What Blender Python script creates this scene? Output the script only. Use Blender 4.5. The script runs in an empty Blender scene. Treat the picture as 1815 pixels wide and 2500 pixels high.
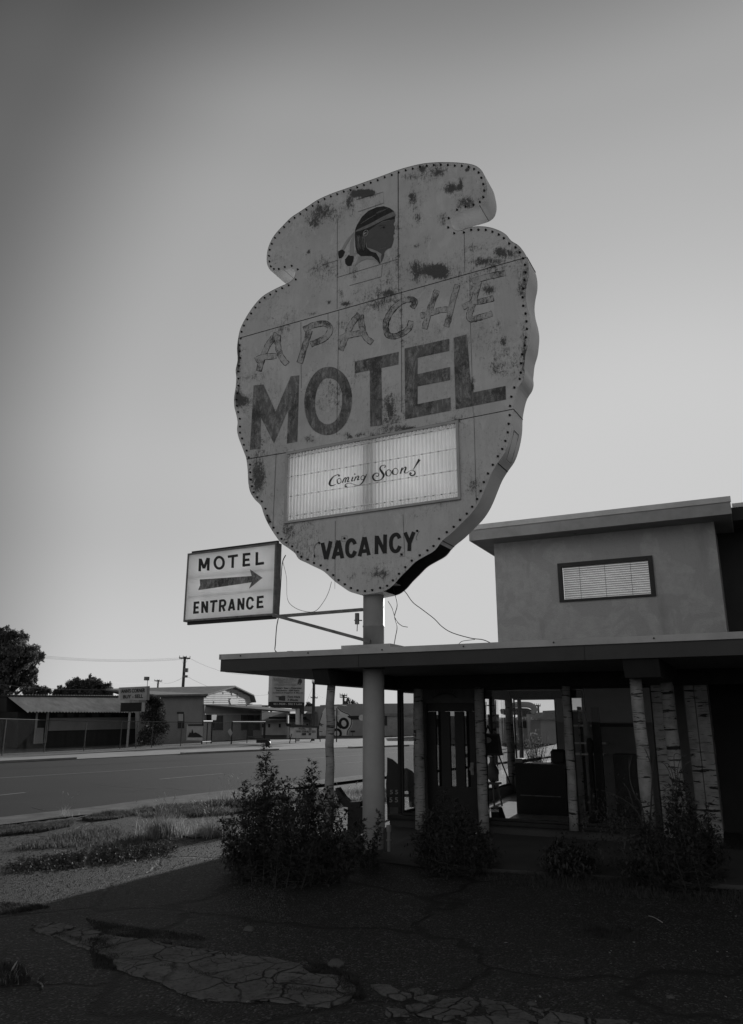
import bpy, bmesh, math, random
from mathutils import Vector, Matrix, noise
from mathutils.geometry import tessellate_polygon, delaunay_2d_cdt
R = math.radians
sc = bpy.context.scene
col = sc.collection
random.seed(7)

# ------------------------------------------------------------------ camera
H = 1.7
FPX, CX, CY, PITCH = 1850.0, 907.5, 1250.0, math.atan(504.0 / 1850.0)
cd = bpy.data.cameras.new('camera')
cam = bpy.data.objects.new('camera', cd); col.objects.link(cam)
cd.sensor_fit = 'VERTICAL'; cd.sensor_height = 36.0; cd.lens = FPX / 2500.0 * 36.0
cd.clip_start = 0.05; cd.clip_end = 3000
cam.location = (0, 0, H); cam.rotation_euler = (math.pi / 2 + PITCH, 0, 0)
sc.camera = cam

# ------------------------------------------------------------------ sky, sun, exposure
SUN_EL, SUN_AZ = 12.0, 22.0
w = bpy.data.worlds.new("World"); sc.world = w; w.use_nodes = True
nt = w.node_tree; nt.nodes.clear()
sky = nt.nodes.new('ShaderNodeTexSky'); sky.sky_type = 'NISHITA'; sky.sun_disc = False
sky.sun_elevation = R(SUN_EL); sky.sun_rotation = R(SUN_AZ)
sky.altitude = 1200; sky.air_density = 1.0; sky.dust_density = 0.6; sky.ozone_density = 1.0
sep = nt.nodes.new('ShaderNodeSeparateColor')
bgn = nt.nodes.new('ShaderNodeBackground'); bgn.inputs['Strength'].default_value = 0.10
wo = nt.nodes.new('ShaderNodeOutputWorld')
nt.links.new(sky.outputs[0], sep.inputs[0])
pw = nt.nodes.new('ShaderNodeMath'); pw.operation = 'POWER'; pw.inputs[1].default_value = 0.42
nt.links.new(sep.outputs[0], pw.inputs[0])
# polarised band of the sky: darkest at a right angle to the sun
geo = nt.nodes.new('ShaderNodeTexCoord')
dotn = nt.nodes.new('ShaderNodeVectorMath'); dotn.operation = 'DOT_PRODUCT'
nt.links.new(geo.outputs['Generated'], dotn.inputs[0])
dotn.inputs[1].default_value = (math.sin(R(SUN_AZ)) * math.cos(R(SUN_EL)), math.cos(R(SUN_AZ)) * math.cos(R(SUN_EL)), math.sin(R(SUN_EL)))
pol = nt.nodes.new('ShaderNodeValToRGB'); pol.color_ramp.interpolation = 'EASE'
el = pol.color_ramp.elements
stops = [(0.0, 1.35), (.30, 1.1), (.5, .30), (.73, .17), (.80, .40), (.885, 1.0)]
while len(el) < len(stops): el.new(.5)
for e_, (p_, v_) in zip(el, stops): e_.position = p_; e_.color = (v_, v_, v_, 1)
mr = nt.nodes.new('ShaderNodeMath'); mr.operation = 'MULTIPLY_ADD'; mr.inputs[1].default_value = .5; mr.inputs[2].default_value = .5
nt.links.new(dotn.outputs['Value'], mr.inputs[0]); nt.links.new(mr.outputs[0], pol.inputs[0])
mix = nt.nodes.new('ShaderNodeMath'); mix.operation = 'MULTIPLY'; nt.links.new(pw.outputs[0], mix.inputs[0]); nt.links.new(pol.outputs[0], mix.inputs[1])
mx2 = nt.nodes.new('ShaderNodeMath'); mx2.operation = 'MULTIPLY'; mx2.inputs[1].default_value = 2.935; nt.links.new(mix.outputs[0], mx2.inputs[0])
# deeper grey toward the zenith
sz = nt.nodes.new('ShaderNodeSeparateXYZ'); nt.links.new(geo.outputs['Generated'], sz.inputs[0])
zr_ = nt.nodes.new('ShaderNodeValToRGB'); zr_.color_ramp.interpolation = 'EASE'; el = zr_.color_ramp.elements
stops = [(0.0, 1.0), (.2, 1.04), (.34, 1.19), (.60, 1.19), (.67, 1.12), (.78, .70), (1.0, .55)]
while len(el) < len(stops): el.new(.5)
for e_, (p_, v_) in zip(el, stops): e_.position = p_; e_.color = (v_, v_, v_, 1)
nt.links.new(sz.outputs[2], zr_.inputs[0])
mx3 = nt.nodes.new('ShaderNodeMath'); mx3.operation = 'MULTIPLY'; nt.links.new(mx2.outputs[0], mx3.inputs[0]); nt.links.new(zr_.outputs[0], mx3.inputs[1])
mn = nt.nodes.new('ShaderNodeMath'); mn.operation = 'SMOOTH_MIN'; mn.inputs[1].default_value = 5.95; mn.inputs[2].default_value = 1.5
nt.links.new(mx3.outputs[0], mn.inputs[0]); nt.links.new(mn.outputs[0], bgn.inputs['Color'])
nt.links.new(bgn.outputs[0], wo.inputs[0])
sl = bpy.data.lights.new('sun', 'SUN'); sl.energy = 5.0; sl.angle = R(0.5); sl.color = (1, 1, 1)
so = bpy.data.objects.new('sun', sl); col.objects.link(so)
sdir = Vector((math.sin(R(SUN_AZ)) * math.cos(R(SUN_EL)), math.cos(R(SUN_AZ)) * math.cos(R(SUN_EL)), math.sin(R(SUN_EL))))
so.rotation_euler = sdir.to_track_quat('Z', 'Y').to_euler(); so.location = (10, 30, 30)
sc.view_settings.view_transform = 'Standard'; sc.view_settings.look = 'None'
sc.view_settings.exposure = 0.0; sc.view_settings.gamma = 1.0
sc.cycles.max_bounces = 8; sc.cycles.transparent_max_bounces = 16

# ------------------------------------------------------------------ survey helpers
cp, sp = math.cos(PITCH), math.sin(PITCH)
CAM = Vector((0, 0, H))
def ray(x, y):
    u = (x - CX) / FPX; v = (CY - y) / FPX
    return Vector((u, cp - v * sp, sp + v * cp))
def G(x, y, z=0.0):
    d = ray(x, y); return CAM + d * ((z - H) / d.z)
def onplane(x, y, o, n):
    d = ray(x, y); return CAM + d * ((o - CAM).dot(n) / d.dot(n))
def AZ(a): return Vector((math.sin(R(a)), math.cos(R(a)), 0))
Z = Vector((0, 0, 1))
E1, E2 = AZ(116.1), AZ(26.1)
OB = Vector((-2.22, 11.49, 0))
def B(s, t, z=0): return OB + E1 * s + E2 * t + Z * z
def Bt(x, y, t):                    # pixel on the building plane at depth t -> (s, z)
    p = onplane(x, y, OB + E2 * t, E2) - OB
    return p.dot(E1), p.z
def atY(x, y, Y):
    d = ray(x, y); return CAM + d * (Y / d.y)

# ------------------------------------------------------------------ materials
def newmat(name):
    m = bpy.data.materials.new(name); m.use_nodes = True
    n = m.node_tree; n.nodes.clear()
    out = n.nodes.new('ShaderNodeOutputMaterial')
    return m, n, out
def N(n, typ, **kw):
    nd = n.nodes.new(typ)
    for k, v in kw.items():
        if k.startswith('i_'): nd.inputs[k[2:].replace('_', ' ')].default_value = v
        else: setattr(nd, k, v)
    return nd
def gcol(v): return (v, v, v, 1)
def ramp(n, src, stops):
    r = n.nodes.new('ShaderNodeValToRGB'); e = r.color_ramp.elements
    while len(e) < len(stops): e.new(0.5)
    for i, (p, v) in enumerate(stops): e[i].position = p; e[i].color = gcol(v)
    n.links.new(src, r.inputs[0]); return r.outputs[0]
def mixc(n, f, a, b):
    m = n.nodes.new('ShaderNodeMix'); m.data_type = 'RGBA'
    for sock, v in ((m.inputs[0], f), (m.inputs[6], a), (m.inputs[7], b)):
        if hasattr(v, 'is_output'): n.links.new(v, sock)
        elif sock is m.inputs[0]: sock.default_value = v
        else: sock.default_value = gcol(v)
    return m.outputs[2]
def mathn(n, op, a, b=0.0):
    m = n.nodes.new('ShaderNodeMath'); m.operation = op
    for i, v in ((0, a), (1, b)):
        if hasattr(v, 'is_output'): n.links.new(v, m.inputs[i])
        else: m.inputs[i].default_value = v
    return m.outputs[0]
def coords(n, scale=(1, 1, 1), kind='Object', rot=(0, 0, 0)):
    t = n.nodes.new('ShaderNodeTexCoord'); mp = n.nodes.new('ShaderNodeMapping')
    mp.inputs['Scale'].default_value = scale; mp.inputs['Rotation'].default_value = rot
    n.links.new(t.outputs[kind], mp.inputs[0]); return mp.outputs[0]
def noisen(n, vec, scale, detail=4, rough=.6, dist=0):
    t = n.nodes.new('ShaderNodeTexNoise'); t.inputs['Scale'].default_value = scale
    t.inputs['Detail'].default_value = detail; t.inputs['Roughness'].default_value = rough
    t.inputs['Distortion'].default_value = dist
    n.links.new(vec, t.inputs['Vector']); return t.outputs[0]
def finish(m, n, out, colr, rough=.7, bump=None, bstr=.3, bdist=.01, spec=.3, metal=0.0, transl=0.0, alpha=None):
    p = n.nodes.new('ShaderNodeBsdfPrincipled')
    if hasattr(colr, 'is_output'): n.links.new(colr, p.inputs['Base Color'])
    else: p.inputs['Base Color'].default_value = gcol(colr)
    if hasattr(rough, 'is_output'): n.links.new(rough, p.inputs['Roughness'])
    else: p.inputs['Roughness'].default_value = rough
    p.inputs['Specular IOR Level'].default_value = spec; p.inputs['Metallic'].default_value = metal
    if bump is not None:
        b = n.nodes.new('ShaderNodeBump'); b.inputs['Strength'].default_value = bstr; b.inputs['Distance'].default_value = bdist
        n.links.new(bump, b.inputs['Height']); n.links.new(b.outputs[0], p.inputs['Normal'])
    sh = p.outputs[0]
    if transl > 0:
        t = n.nodes.new('ShaderNodeBsdfTranslucent')
        if hasattr(colr, 'is_output'): n.links.new(colr, t.inputs[0])
        else: t.inputs[0].default_value = gcol(colr)
        ms = n.nodes.new('ShaderNodeMixShader'); ms.inputs[0].default_value = transl
        n.links.new(sh, ms.inputs[1]); n.links.new(t.outputs[0], ms.inputs[2]); sh = ms.outputs[0]
    if alpha is not None:
        t = n.nodes.new('ShaderNodeBsdfTransparent'); ms = n.nodes.new('ShaderNodeMixShader')
        n.links.new(alpha, ms.inputs[0]); n.links.new(t.outputs[0], ms.inputs[1]); n.links.new(sh, ms.inputs[2]); sh = ms.outputs[0]
    n.links.new(sh, out.inputs[0]); return m
def plain(name, base, rough=.7, var=.25, scale=3.0, spec=.3, bstr=.2, bscale=40, bdist=.005, stretch=(1, 1, 1), metal=0., transl=0.):
    m, n, out = newmat(name); v = coords(n, stretch)
    a = noisen(n, v, scale, 6, .65)
    c = ramp(n, a, [(.25, base * (1 - var)), (.75, base * (1 + var))])
    b = noisen(n, v, bscale, 4)
    return finish(m, n, out, c, rough, b, bstr, bdist, spec, metal, transl)
M = {}
M['trim'] = plain('trim_metal', .42, .5, .2, 2.5)
M['fascia'] = plain('fascia_paint', .048, .6, .15, 3)
M['soffit'] = plain('soffit_paint', .16, .8, .2, 3)
M['beam'] = plain('beam_wood', .022, .7, .3, 6, stretch=(1, 1, .3))
M['pillar'] = plain('pillar_paint', .28, .55, .10, 4, bstr=.35, bscale=14, bdist=.01)
M['dark'] = plain('dark_paint', .02, .6, .3, 5)
M['dark_and_shade'] = plain('dark_and_shaded_tone', .03, .9, .2, 2)  # near black; stands in for shade on the wing wall, plain colour elsewhere
M['framewood'] = plain('frame_wood', .055, .6, .3, 8)
M['metal'] = plain('worn_metal', .16, .55, .5, 12, metal=.3)
M['steel'] = plain('galvanised', .3, .45, .3, 10, metal=.5)
M['white'] = plain('white_paint', .6, .6, .15, 4)
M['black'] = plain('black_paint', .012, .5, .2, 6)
M['ink'] = plain('sign_ink', .02, .55, .3, 10)
M['wire'] = plain('wire', .02, .6, .2, 6)
M['woodpole'] = plain('pole_wood', .06, .85, .4, 5)
M['grey'] = plain('grey_paint', .25, .7, .2, 3)
M['lightgrey'] = plain('light_siding', .43, .7, .25, 1.2)
M['blind'] = plain('blind_slat', .50, .5, .12, 3, transl=.17)
M['floor'] = plain('office_floor', .33, .35, .2, 3)
M['inner'] = plain('inner_wall', .24, .8, .15, 2)
M['furniture'] = plain('dark_furniture', .012, .45, .3, 5)
M['pottery'] = plain('pottery', .12, .5, .3, 8)
M['tin'] = plain('tin_roof', .48, .55, .35, 1.5, metal=.1)
M['farwall'] = plain('far_stucco', .27, .9, .15, .8)
M['farwall2'] = plain('far_wall', .2, .9, .2, .8)
M['darkwood'] = plain('far_dark_wood', .03, .9, .4, 2, stretch=(1, 1, .1))
M['shingle'] = plain('shingles', .16, .9, .35, 2)
M['concrete'] = plain('old_concrete', .22, .85, .3, 1.5, bstr=.6, bscale=30, bdist=.01)
M['kerbcon'] = plain('kerb_concrete', .13, .9, .5, 2.2, bstr=.6, bscale=25, bdist=.02, spec=.1)
M['conlight'] = plain('pale_concrete', .26, .85, .25, 1.0, bstr=.5, bscale=30, bdist=.01)
m, n, out = newmat('broken_concrete'); v = coords(n)
nn_ = n.nodes.new('ShaderNodeTexNoise'); nn_.inputs['Scale'].default_value = 2.5; nn_.inputs['Detail'].default_value = 6; n.links.new(v, nn_.inputs['Vector'])
vm = n.nodes.new('ShaderNodeVectorMath'); vm.operation = 'MULTIPLY_ADD'; vm.inputs[1].default_value = (.30, .30, 0)
n.links.new(nn_.outputs['Color'], vm.inputs[0]); n.links.new(v, vm.inputs[2])
cr = n.nodes.new('ShaderNodeTexVoronoi'); cr.feature = 'DISTANCE_TO_EDGE'; cr.inputs['Scale'].default_value = 2.6; n.links.new(vm.outputs[0], cr.inputs['Vector'])
cr2 = n.nodes.new('ShaderNodeTexVoronoi'); cr2.feature = 'DISTANCE_TO_EDGE'; cr2.inputs['Scale'].default_value = 7.5; n.links.new(vm.outputs[0], cr2.inputs['Vector'])
msk = ramp(n, noisen(n, v, 2.3, 5), [(.46, 0), (.58, 1)])
crm = mathn(n, 'MAXIMUM', mathn(n, 'MULTIPLY', ramp(n, cr.outputs['Distance'], [(.003, .9), (.022, 0)]), ramp(n, noisen(n, v, 1.3, 4), [(.40, .25), (.56, 1)])), mathn(n, 'MULTIPLY', ramp(n, cr2.outputs['Distance'], [(.004, .8), (.03, 0)]), msk))
a_ = noisen(n, v, 3.2, 7, .7); b_ = noisen(n, v, 28, 6, .75)
c = ramp(n, a_, [(.3, .11), (.7, .20)]); c = mixc(n, ramp(n, noisen(n, v, 1.6, 8, .75, .6), [(.55, 0), (.66, .7)]), c, .04); c = mixc(n, ramp(n, b_, [(.50, 0), (.68, .7)]), c, .03); c = mixc(n, crm, c, .008)
hh = mathn(n, 'SUBTRACT', mathn(n, 'MULTIPLY', b_, 1.0), mathn(n, 'MULTIPLY', crm, 2.5))
M['pathcon'] = finish(m, n, out, c, .9, hh, .9, .02, .15)
M['fencemetal'] = plain('fence_pipe', .10, .8, .3, 5, spec=.1)
M['stone'] = plain('pale_rock', .10, .9, .3, 9, bstr=.8, bscale=30, bdist=.02)
M['grit'] = plain('grit', .085, .9, .6, 90)
M['bark'] = plain('bark', .05, .9, .4, 12, bstr=.6, bscale=20, bdist=.02)

# stucco of the upper storey: patches repainted in slightly different greys
m, n, out = newmat('tower_stucco'); v = coords(n)
a = noisen(n, v, 1.6, 5, .55, .6); b = noisen(n, v, 7, 5, .6); pz = noisen(n, coords(n, (1, 1, .25)), 3, 4)
c = mixc(n, ramp(n, a, [(.48, 0), (.52, 1)]), .30, .36)
c = mixc(n, ramp(n, b, [(.3, 0), (.8, 1)]), c, .28)
c = mixc(n, ramp(n, pz, [(.6, 0), (.75, .6)]), c, .20)
c = mixc(n, ramp(n, noisen(n, v, 45, 5, .8), [(.5, 0), (.75, .45)]), c, .17)
c = mixc(n, ramp(n, noisen(n, coords(n, (1, 1, .05)), 4, 5, .7), [(.6, 0), (.75, .35)]), c, .18)
M['stucco'] = finish(m, n, out, c, .9, noisen(n, v, 50, 5), .6, .01, .2)

# weathered painted sheet metal of the big sign; per-vertex 'wear' steers where it rusts
def signmat(name, base, paint_var=.14, usewear=True, thr=.0, streak=0.0):
    m, n, out = newmat(name); v = coords(n)
    big = noisen(n, v, 1.1, 5, .6); mid = noisen(n, v, 13, 8, .72, .8); fine = noisen(n, v, 70, 6, .75, .3)
    vs = noisen(n, coords(n, (1, 1, .12)), 14, 4, .6)
    c = ramp(n, big, [(.3, base * (1 - paint_var)), (.7, base * (1 + paint_var))])
    c = mixc(n, ramp(n, vs, [(.5, 0), (.8, .35)]), c, base * .7)
    c = mixc(n, ramp(n, noisen(n, coords(n, (1, 1, .6)), 3.3, 7, .7, 1.0), [(.56, 0), (.60, .35)]), c, base * 1.25)
    if streak:
        st = noisen(n, coords(n, (1, 1, .35), rot=(0, 0, 0)), 9, 7, .75, 1.2)
        c = mixc(n, ramp(n, st, [(.47, 0), (.60, streak)]), c, .46)
    if usewear:
        at = n.nodes.new('ShaderNodeAttribute'); at.attribute_name = 'wear'
        wr = at.outputs['Fac']
    else:
        wr = mathn(n, 'ADD', ramp(n, noisen(n, v, 2.5, 3), [(.45, 0), (.75, .55)]), thr)
    vst = noisen(n, coords(n, (1, 1, .16)), 60, 5, .7, .3)
    s = mathn(n, 'ADD', mathn(n, 'MULTIPLY', mid, .40), mathn(n, 'ADD', mathn(n, 'MULTIPLY', fine, .34), mathn(n, 'MULTIPLY', vst, .26)))
    s2 = mathn(n, 'ADD', s, mathn(n, 'MULTIPLY', wr, .25))
    mask = ramp(n, s2, [(.585, 0), (.665, .92)])
    soft = ramp(n, s2, [(.51, 0), (.64, .42)])
    c = mixc(n, soft, c, base * .55)
    rust = ramp(n, fine, [(.3, .018), (.7, .085)])
    c = mixc(n, mask, c, rust)
    return finish(m, n, out, c, .62, s2, .25, .01, .3)
M['sign'] = signmat('sign_paint', .56)
M['letter'] = signmat('letter_paint', .16, .15, False, .25, .6)
M['ghost'] = signmat('scraped_letter_paint', .50, .12, False, .26)
M['return'] = plain('sign_return_paint', .76, .5, .10, 2, bstr=.15, bscale=5)
M['hairpaint'] = plain('painted_hair', .022, .6, .8, 16, stretch=(1, 1, 1))
M['skinpaint'] = plain('painted_skin', .105, .6, .15, 10)
M['bandpaint'] = plain('painted_band', .2, .6, .4, 14)
M['paintmid'] = plain('painted_feather', .36, .6, .12, 10)
M['rust'] = plain('rust', .025, .9, .5, 30)

# translucent plastic
def plastic(name, base, tr=.5, clear=0.0):
    m, n, out = newmat(name); v = coords(n)
    a = noisen(n, v, 2.0, 5, .6)
    c = ramp(n, a, [(.3, base * .85), (.7, base)])
    d = N(n, 'ShaderNodeBsdfDiffuse'); t = N(n, 'ShaderNodeBsdfTranslucent')
    n.links.new(c, d.inputs[0]); n.links.new(c, t.inputs[0])
    ms = n.nodes.new('ShaderNodeMixShader'); ms.inputs[0].default_value = tr
    n.links.new(d.outputs[0], ms.inputs[1]); n.links.new(t.outputs[0], ms.inputs[2]); sh = ms.outputs[0]
    if clear:
        tp = N(n, 'ShaderNodeBsdfTransparent'); m2 = n.nodes.new('ShaderNodeMixShader'); m2.inputs[0].default_value = clear
        n.links.new(sh, m2.inputs[1]); n.links.new(tp.outputs[0], m2.inputs[2]); sh = m2.outputs[0]
    n.links.new(sh, out.inputs[0]); return m
M['plastic'] = plastic('reader_plastic', .82, .5)
M['backplastic'] = plastic('rear_plastic', .85, .7, .12)
M['railclear'] = plastic('letter_rail_plastic', .8, .6, .6)
M['rearclear'] = plastic('entrance_rear_plastic', .85, .7, .3)
M['signplastic'] = plastic('entrance_plastic', .9, .6)

# window glass
m, n, out = newmat('window_glass')
tp = N(n, 'ShaderNodeBsdfTransparent'); tp.inputs[0].default_value = gcol(.9)
gl = N(n, 'ShaderNodeBsdfGlossy'); gl.inputs['Roughness'].default_value = .01; gl.inputs[0].default_value = gcol(.9)
fr = N(n, 'ShaderNodeLayerWeight'); fz = mathn(n, 'ADD', mathn(n, 'MULTIPLY', mathn(n, 'POWER', fr.outputs['Facing'], 4.0), .9), .012)
ms = n.nodes.new('ShaderNodeMixShader'); n.links.new(fz, ms.inputs[0]); n.links.new(tp.outputs[0], ms.inputs[1]); n.links.new(gl.outputs[0], ms.inputs[2])
n.links.new(ms.outputs[0], out.inputs[0]); M['glass'] = m

m, n, out = newmat('door_glass'); tp = N(n, 'ShaderNodeBsdfTransparent'); tp.inputs[0].default_value = gcol(.30); gl = N(n, 'ShaderNodeBsdfGlossy'); gl.inputs['Roughness'].default_value = .05
ms = n.nodes.new('ShaderNodeMixShader'); ms.inputs[0].default_value = .02; n.links.new(tp.outputs[0], ms.inputs[1]); n.links.new(gl.outputs[0], ms.inputs[2]); n.links.new(ms.outputs[0], out.inputs[0]); M['doorglass'] = m
# birch bark
m, n, out = newmat('birch_bark'); v = coords(n, (1.6, 1.6, 14)); v1 = coords(n)
a = noisen(n, v, 1.7, 4, .65, .5); b = noisen(n, coords(n, (2.4, 2.4, 34)), 2.0, 4, .7); c0 = noisen(n, v1, 5, 5)
c = ramp(n, c0, [(.3, .17), (.7, .34)])
c = mixc(n, ramp(n, a, [(.575, 0), (.61, 1)]), c, .02)
c = mixc(n, ramp(n, b, [(.60, 0), (.65, .85)]), c, .04)
M['birch'] = finish(m, n, out, c, .8, a, .3, .01, .2)

# leaves
def leafmat(name, base, transl=.35):
    m, n, out = newmat(name); v = coords(n)
    a = noisen(n, v, 6, 4); c = ramp(n, a, [(.3, base * .6), (.7, base * 1.5)])
    return finish(m, n, out, c, .6, None, spec=.1, transl=transl)
M['leaf'] = leafmat('bush_leaf', .055, .25)
M['treeleaf'] = leafmat('tree_leaf', .15, .4)
M['dryleaf'] = leafmat('pale_shrub_leaf', .22, .45)
M['grass'] = leafmat('grass_blade', .10, .45)
M['drygrass'] = leafmat('dry_grass_blade', .26, .5)
M['seed'] = leafmat('seed_head', .42, .5)

# asphalt of the lot
m, n, out = newmat('lot_asphalt'); v = coords(n)
big = noisen(n, v, .35, 5, .6); mid = noisen(n, v, 3.0, 5, .65); gr = n.nodes.new('ShaderNodeTexVoronoi'); gr.inputs['Scale'].default_value = 75
n.links.new(v, gr.inputs['Vector'])
sv = n.nodes.new('ShaderNodeSeparateColor'); n.links.new(gr.outputs['Color'], sv.inputs[0])
agg = ramp(n, sv.outputs[0], [(.0, .008), (.55, .022), (.85, .045), (1., .16)])
c = mixc(n, ramp(n, mid, [(.35, 0), (.7, .55)]), agg, .012)
c = mixc(n, ramp(n, big, [(.5, 0), (.75, .4)]), c, .030)
wv = n.nodes.new('ShaderNodeTexNoise'); wv.inputs['Scale'].default_value = .9; wv.inputs['Detail'].default_value = 5; n.links.new(v, wv.inputs['Vector'])
vm = n.nodes.new('ShaderNodeVectorMath'); vm.operation = 'MULTIPLY_ADD'; vm.inputs[1].default_value = (1.3, 1.3, 0)
n.links.new(wv.outputs['Color'], vm.inputs[0]); n.links.new(v, vm.inputs[2])
cr = n.nodes.new('ShaderNodeTexVoronoi'); cr.feature = 'DISTANCE_TO_EDGE'; cr.inputs['Scale'].default_value = .42; n.links.new(vm.outputs[0], cr.inputs['Vector'])
crm = ramp(n, cr.outputs['Distance'], [(.006, 1), (.02, 0)])
c = mixc(n, crm, c, .008)
hgt = mathn(n, 'SUBTRACT', mathn(n, 'MULTIPLY', gr.outputs['Distance'], -1.0), mathn(n, 'MULTIPLY', crm, 2.0))
hg2 = mathn(n, 'ADD', hgt, mathn(n, 'MULTIPLY', mid, 1.0))
M['lot'] = finish(m, n, out, c, .75, hg2, .9, .012, .35)
# road
m, n, out = newmat('road_asphalt'); v = coords(n)
a = noisen(n, v, .3, 6, .6); b = noisen(n, v, 40, 5, .7)
c = ramp(n, a, [(.3, .024), (.7, .036)]); c = mixc(n, ramp(n, b, [(.5, 0), (.8, .6)]), c, .06)
M['road'] = finish(m, n, out, c, .9, b, .4, .01, .1)
M['roadpaint'] = plain('worn_road_paint', .16, .8, .4, 6)
M['dirt'] = plain('dirt', .075, .95, .4, 1.2, bstr=.6, bscale=12, bdist=.03)
M['porch'] = plain('porch_concrete', .06, .8, .25, 1.6, bstr=.3)

# chain link
m, n, out = newmat('chain_link'); v = coords(n)
sx = n.nodes.new('ShaderNodeSeparateXYZ'); n.links.new(v, sx.inputs[0])
h = mathn(n, 'MULTIPLY', sx.outputs[1], 14); zz = mathn(n, 'MULTIPLY', sx.outputs[2], 14)
l1 = mathn(n, 'LESS_THAN', mathn(n, 'FRACT', mathn(n, 'ADD', h, zz)), .045)
l2 = mathn(n, 'LESS_THAN', mathn(n, 'FRACT', mathn(n, 'SUBTRACT', h, zz)), .045)
M['link'] = finish(m, n, out, .08, .7, spec=.1, alpha=mathn(n, 'MAXIMUM', l1, l2))

# ------------------------------------------------------------------ mesh helpers
def link(name, me, mat, parent=None, smooth=False, auto=False):
    o = bpy.data.objects.new(name, me)
    if me.materials: pass
    else: me.materials.append(M[mat] if isinstance(mat, str) else mat)
    col.objects.link(o)
    if smooth:
        for p in me.polygons: p.use_smooth = True
    if parent is not None:
        o.parent = parent
        if parent.parent is None: o.matrix_parent_inverse = Matrix.Translation(-Vector(parent.location))
    return o
def root_loc(o):
    v = Vector(o.location)
    while o.parent is not None: o = o.parent; v = v + Vector(o.location)
    return v
def tag(o, label=None, cat=None, group=None, kind=None):
    if label: o['label'] = label
    if cat: o['category'] = cat
    if group: o['group'] = group
    if kind: o['kind'] = kind
    return o
def thing(name, label, cat, loc=(0, 0, 0), group=None):
    o = bpy.data.objects.new(name, None); col.objects.link(o); o.location = loc; o.empty_display_size = .3
    return tag(o, label, cat, group)
def copy_tree(o, loc, label=None):
    r = o.copy(); col.objects.link(r); r.location = loc
    if label: r['label'] = label
    for ch in [c for c in bpy.data.objects if c.parent is o]:
        c = ch.copy(); col.objects.link(c); c.parent = r
        for g in [q for q in bpy.data.objects if q.parent is ch]:
            d = g.copy(); col.objects.link(d); d.parent = c
    return r
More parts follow.
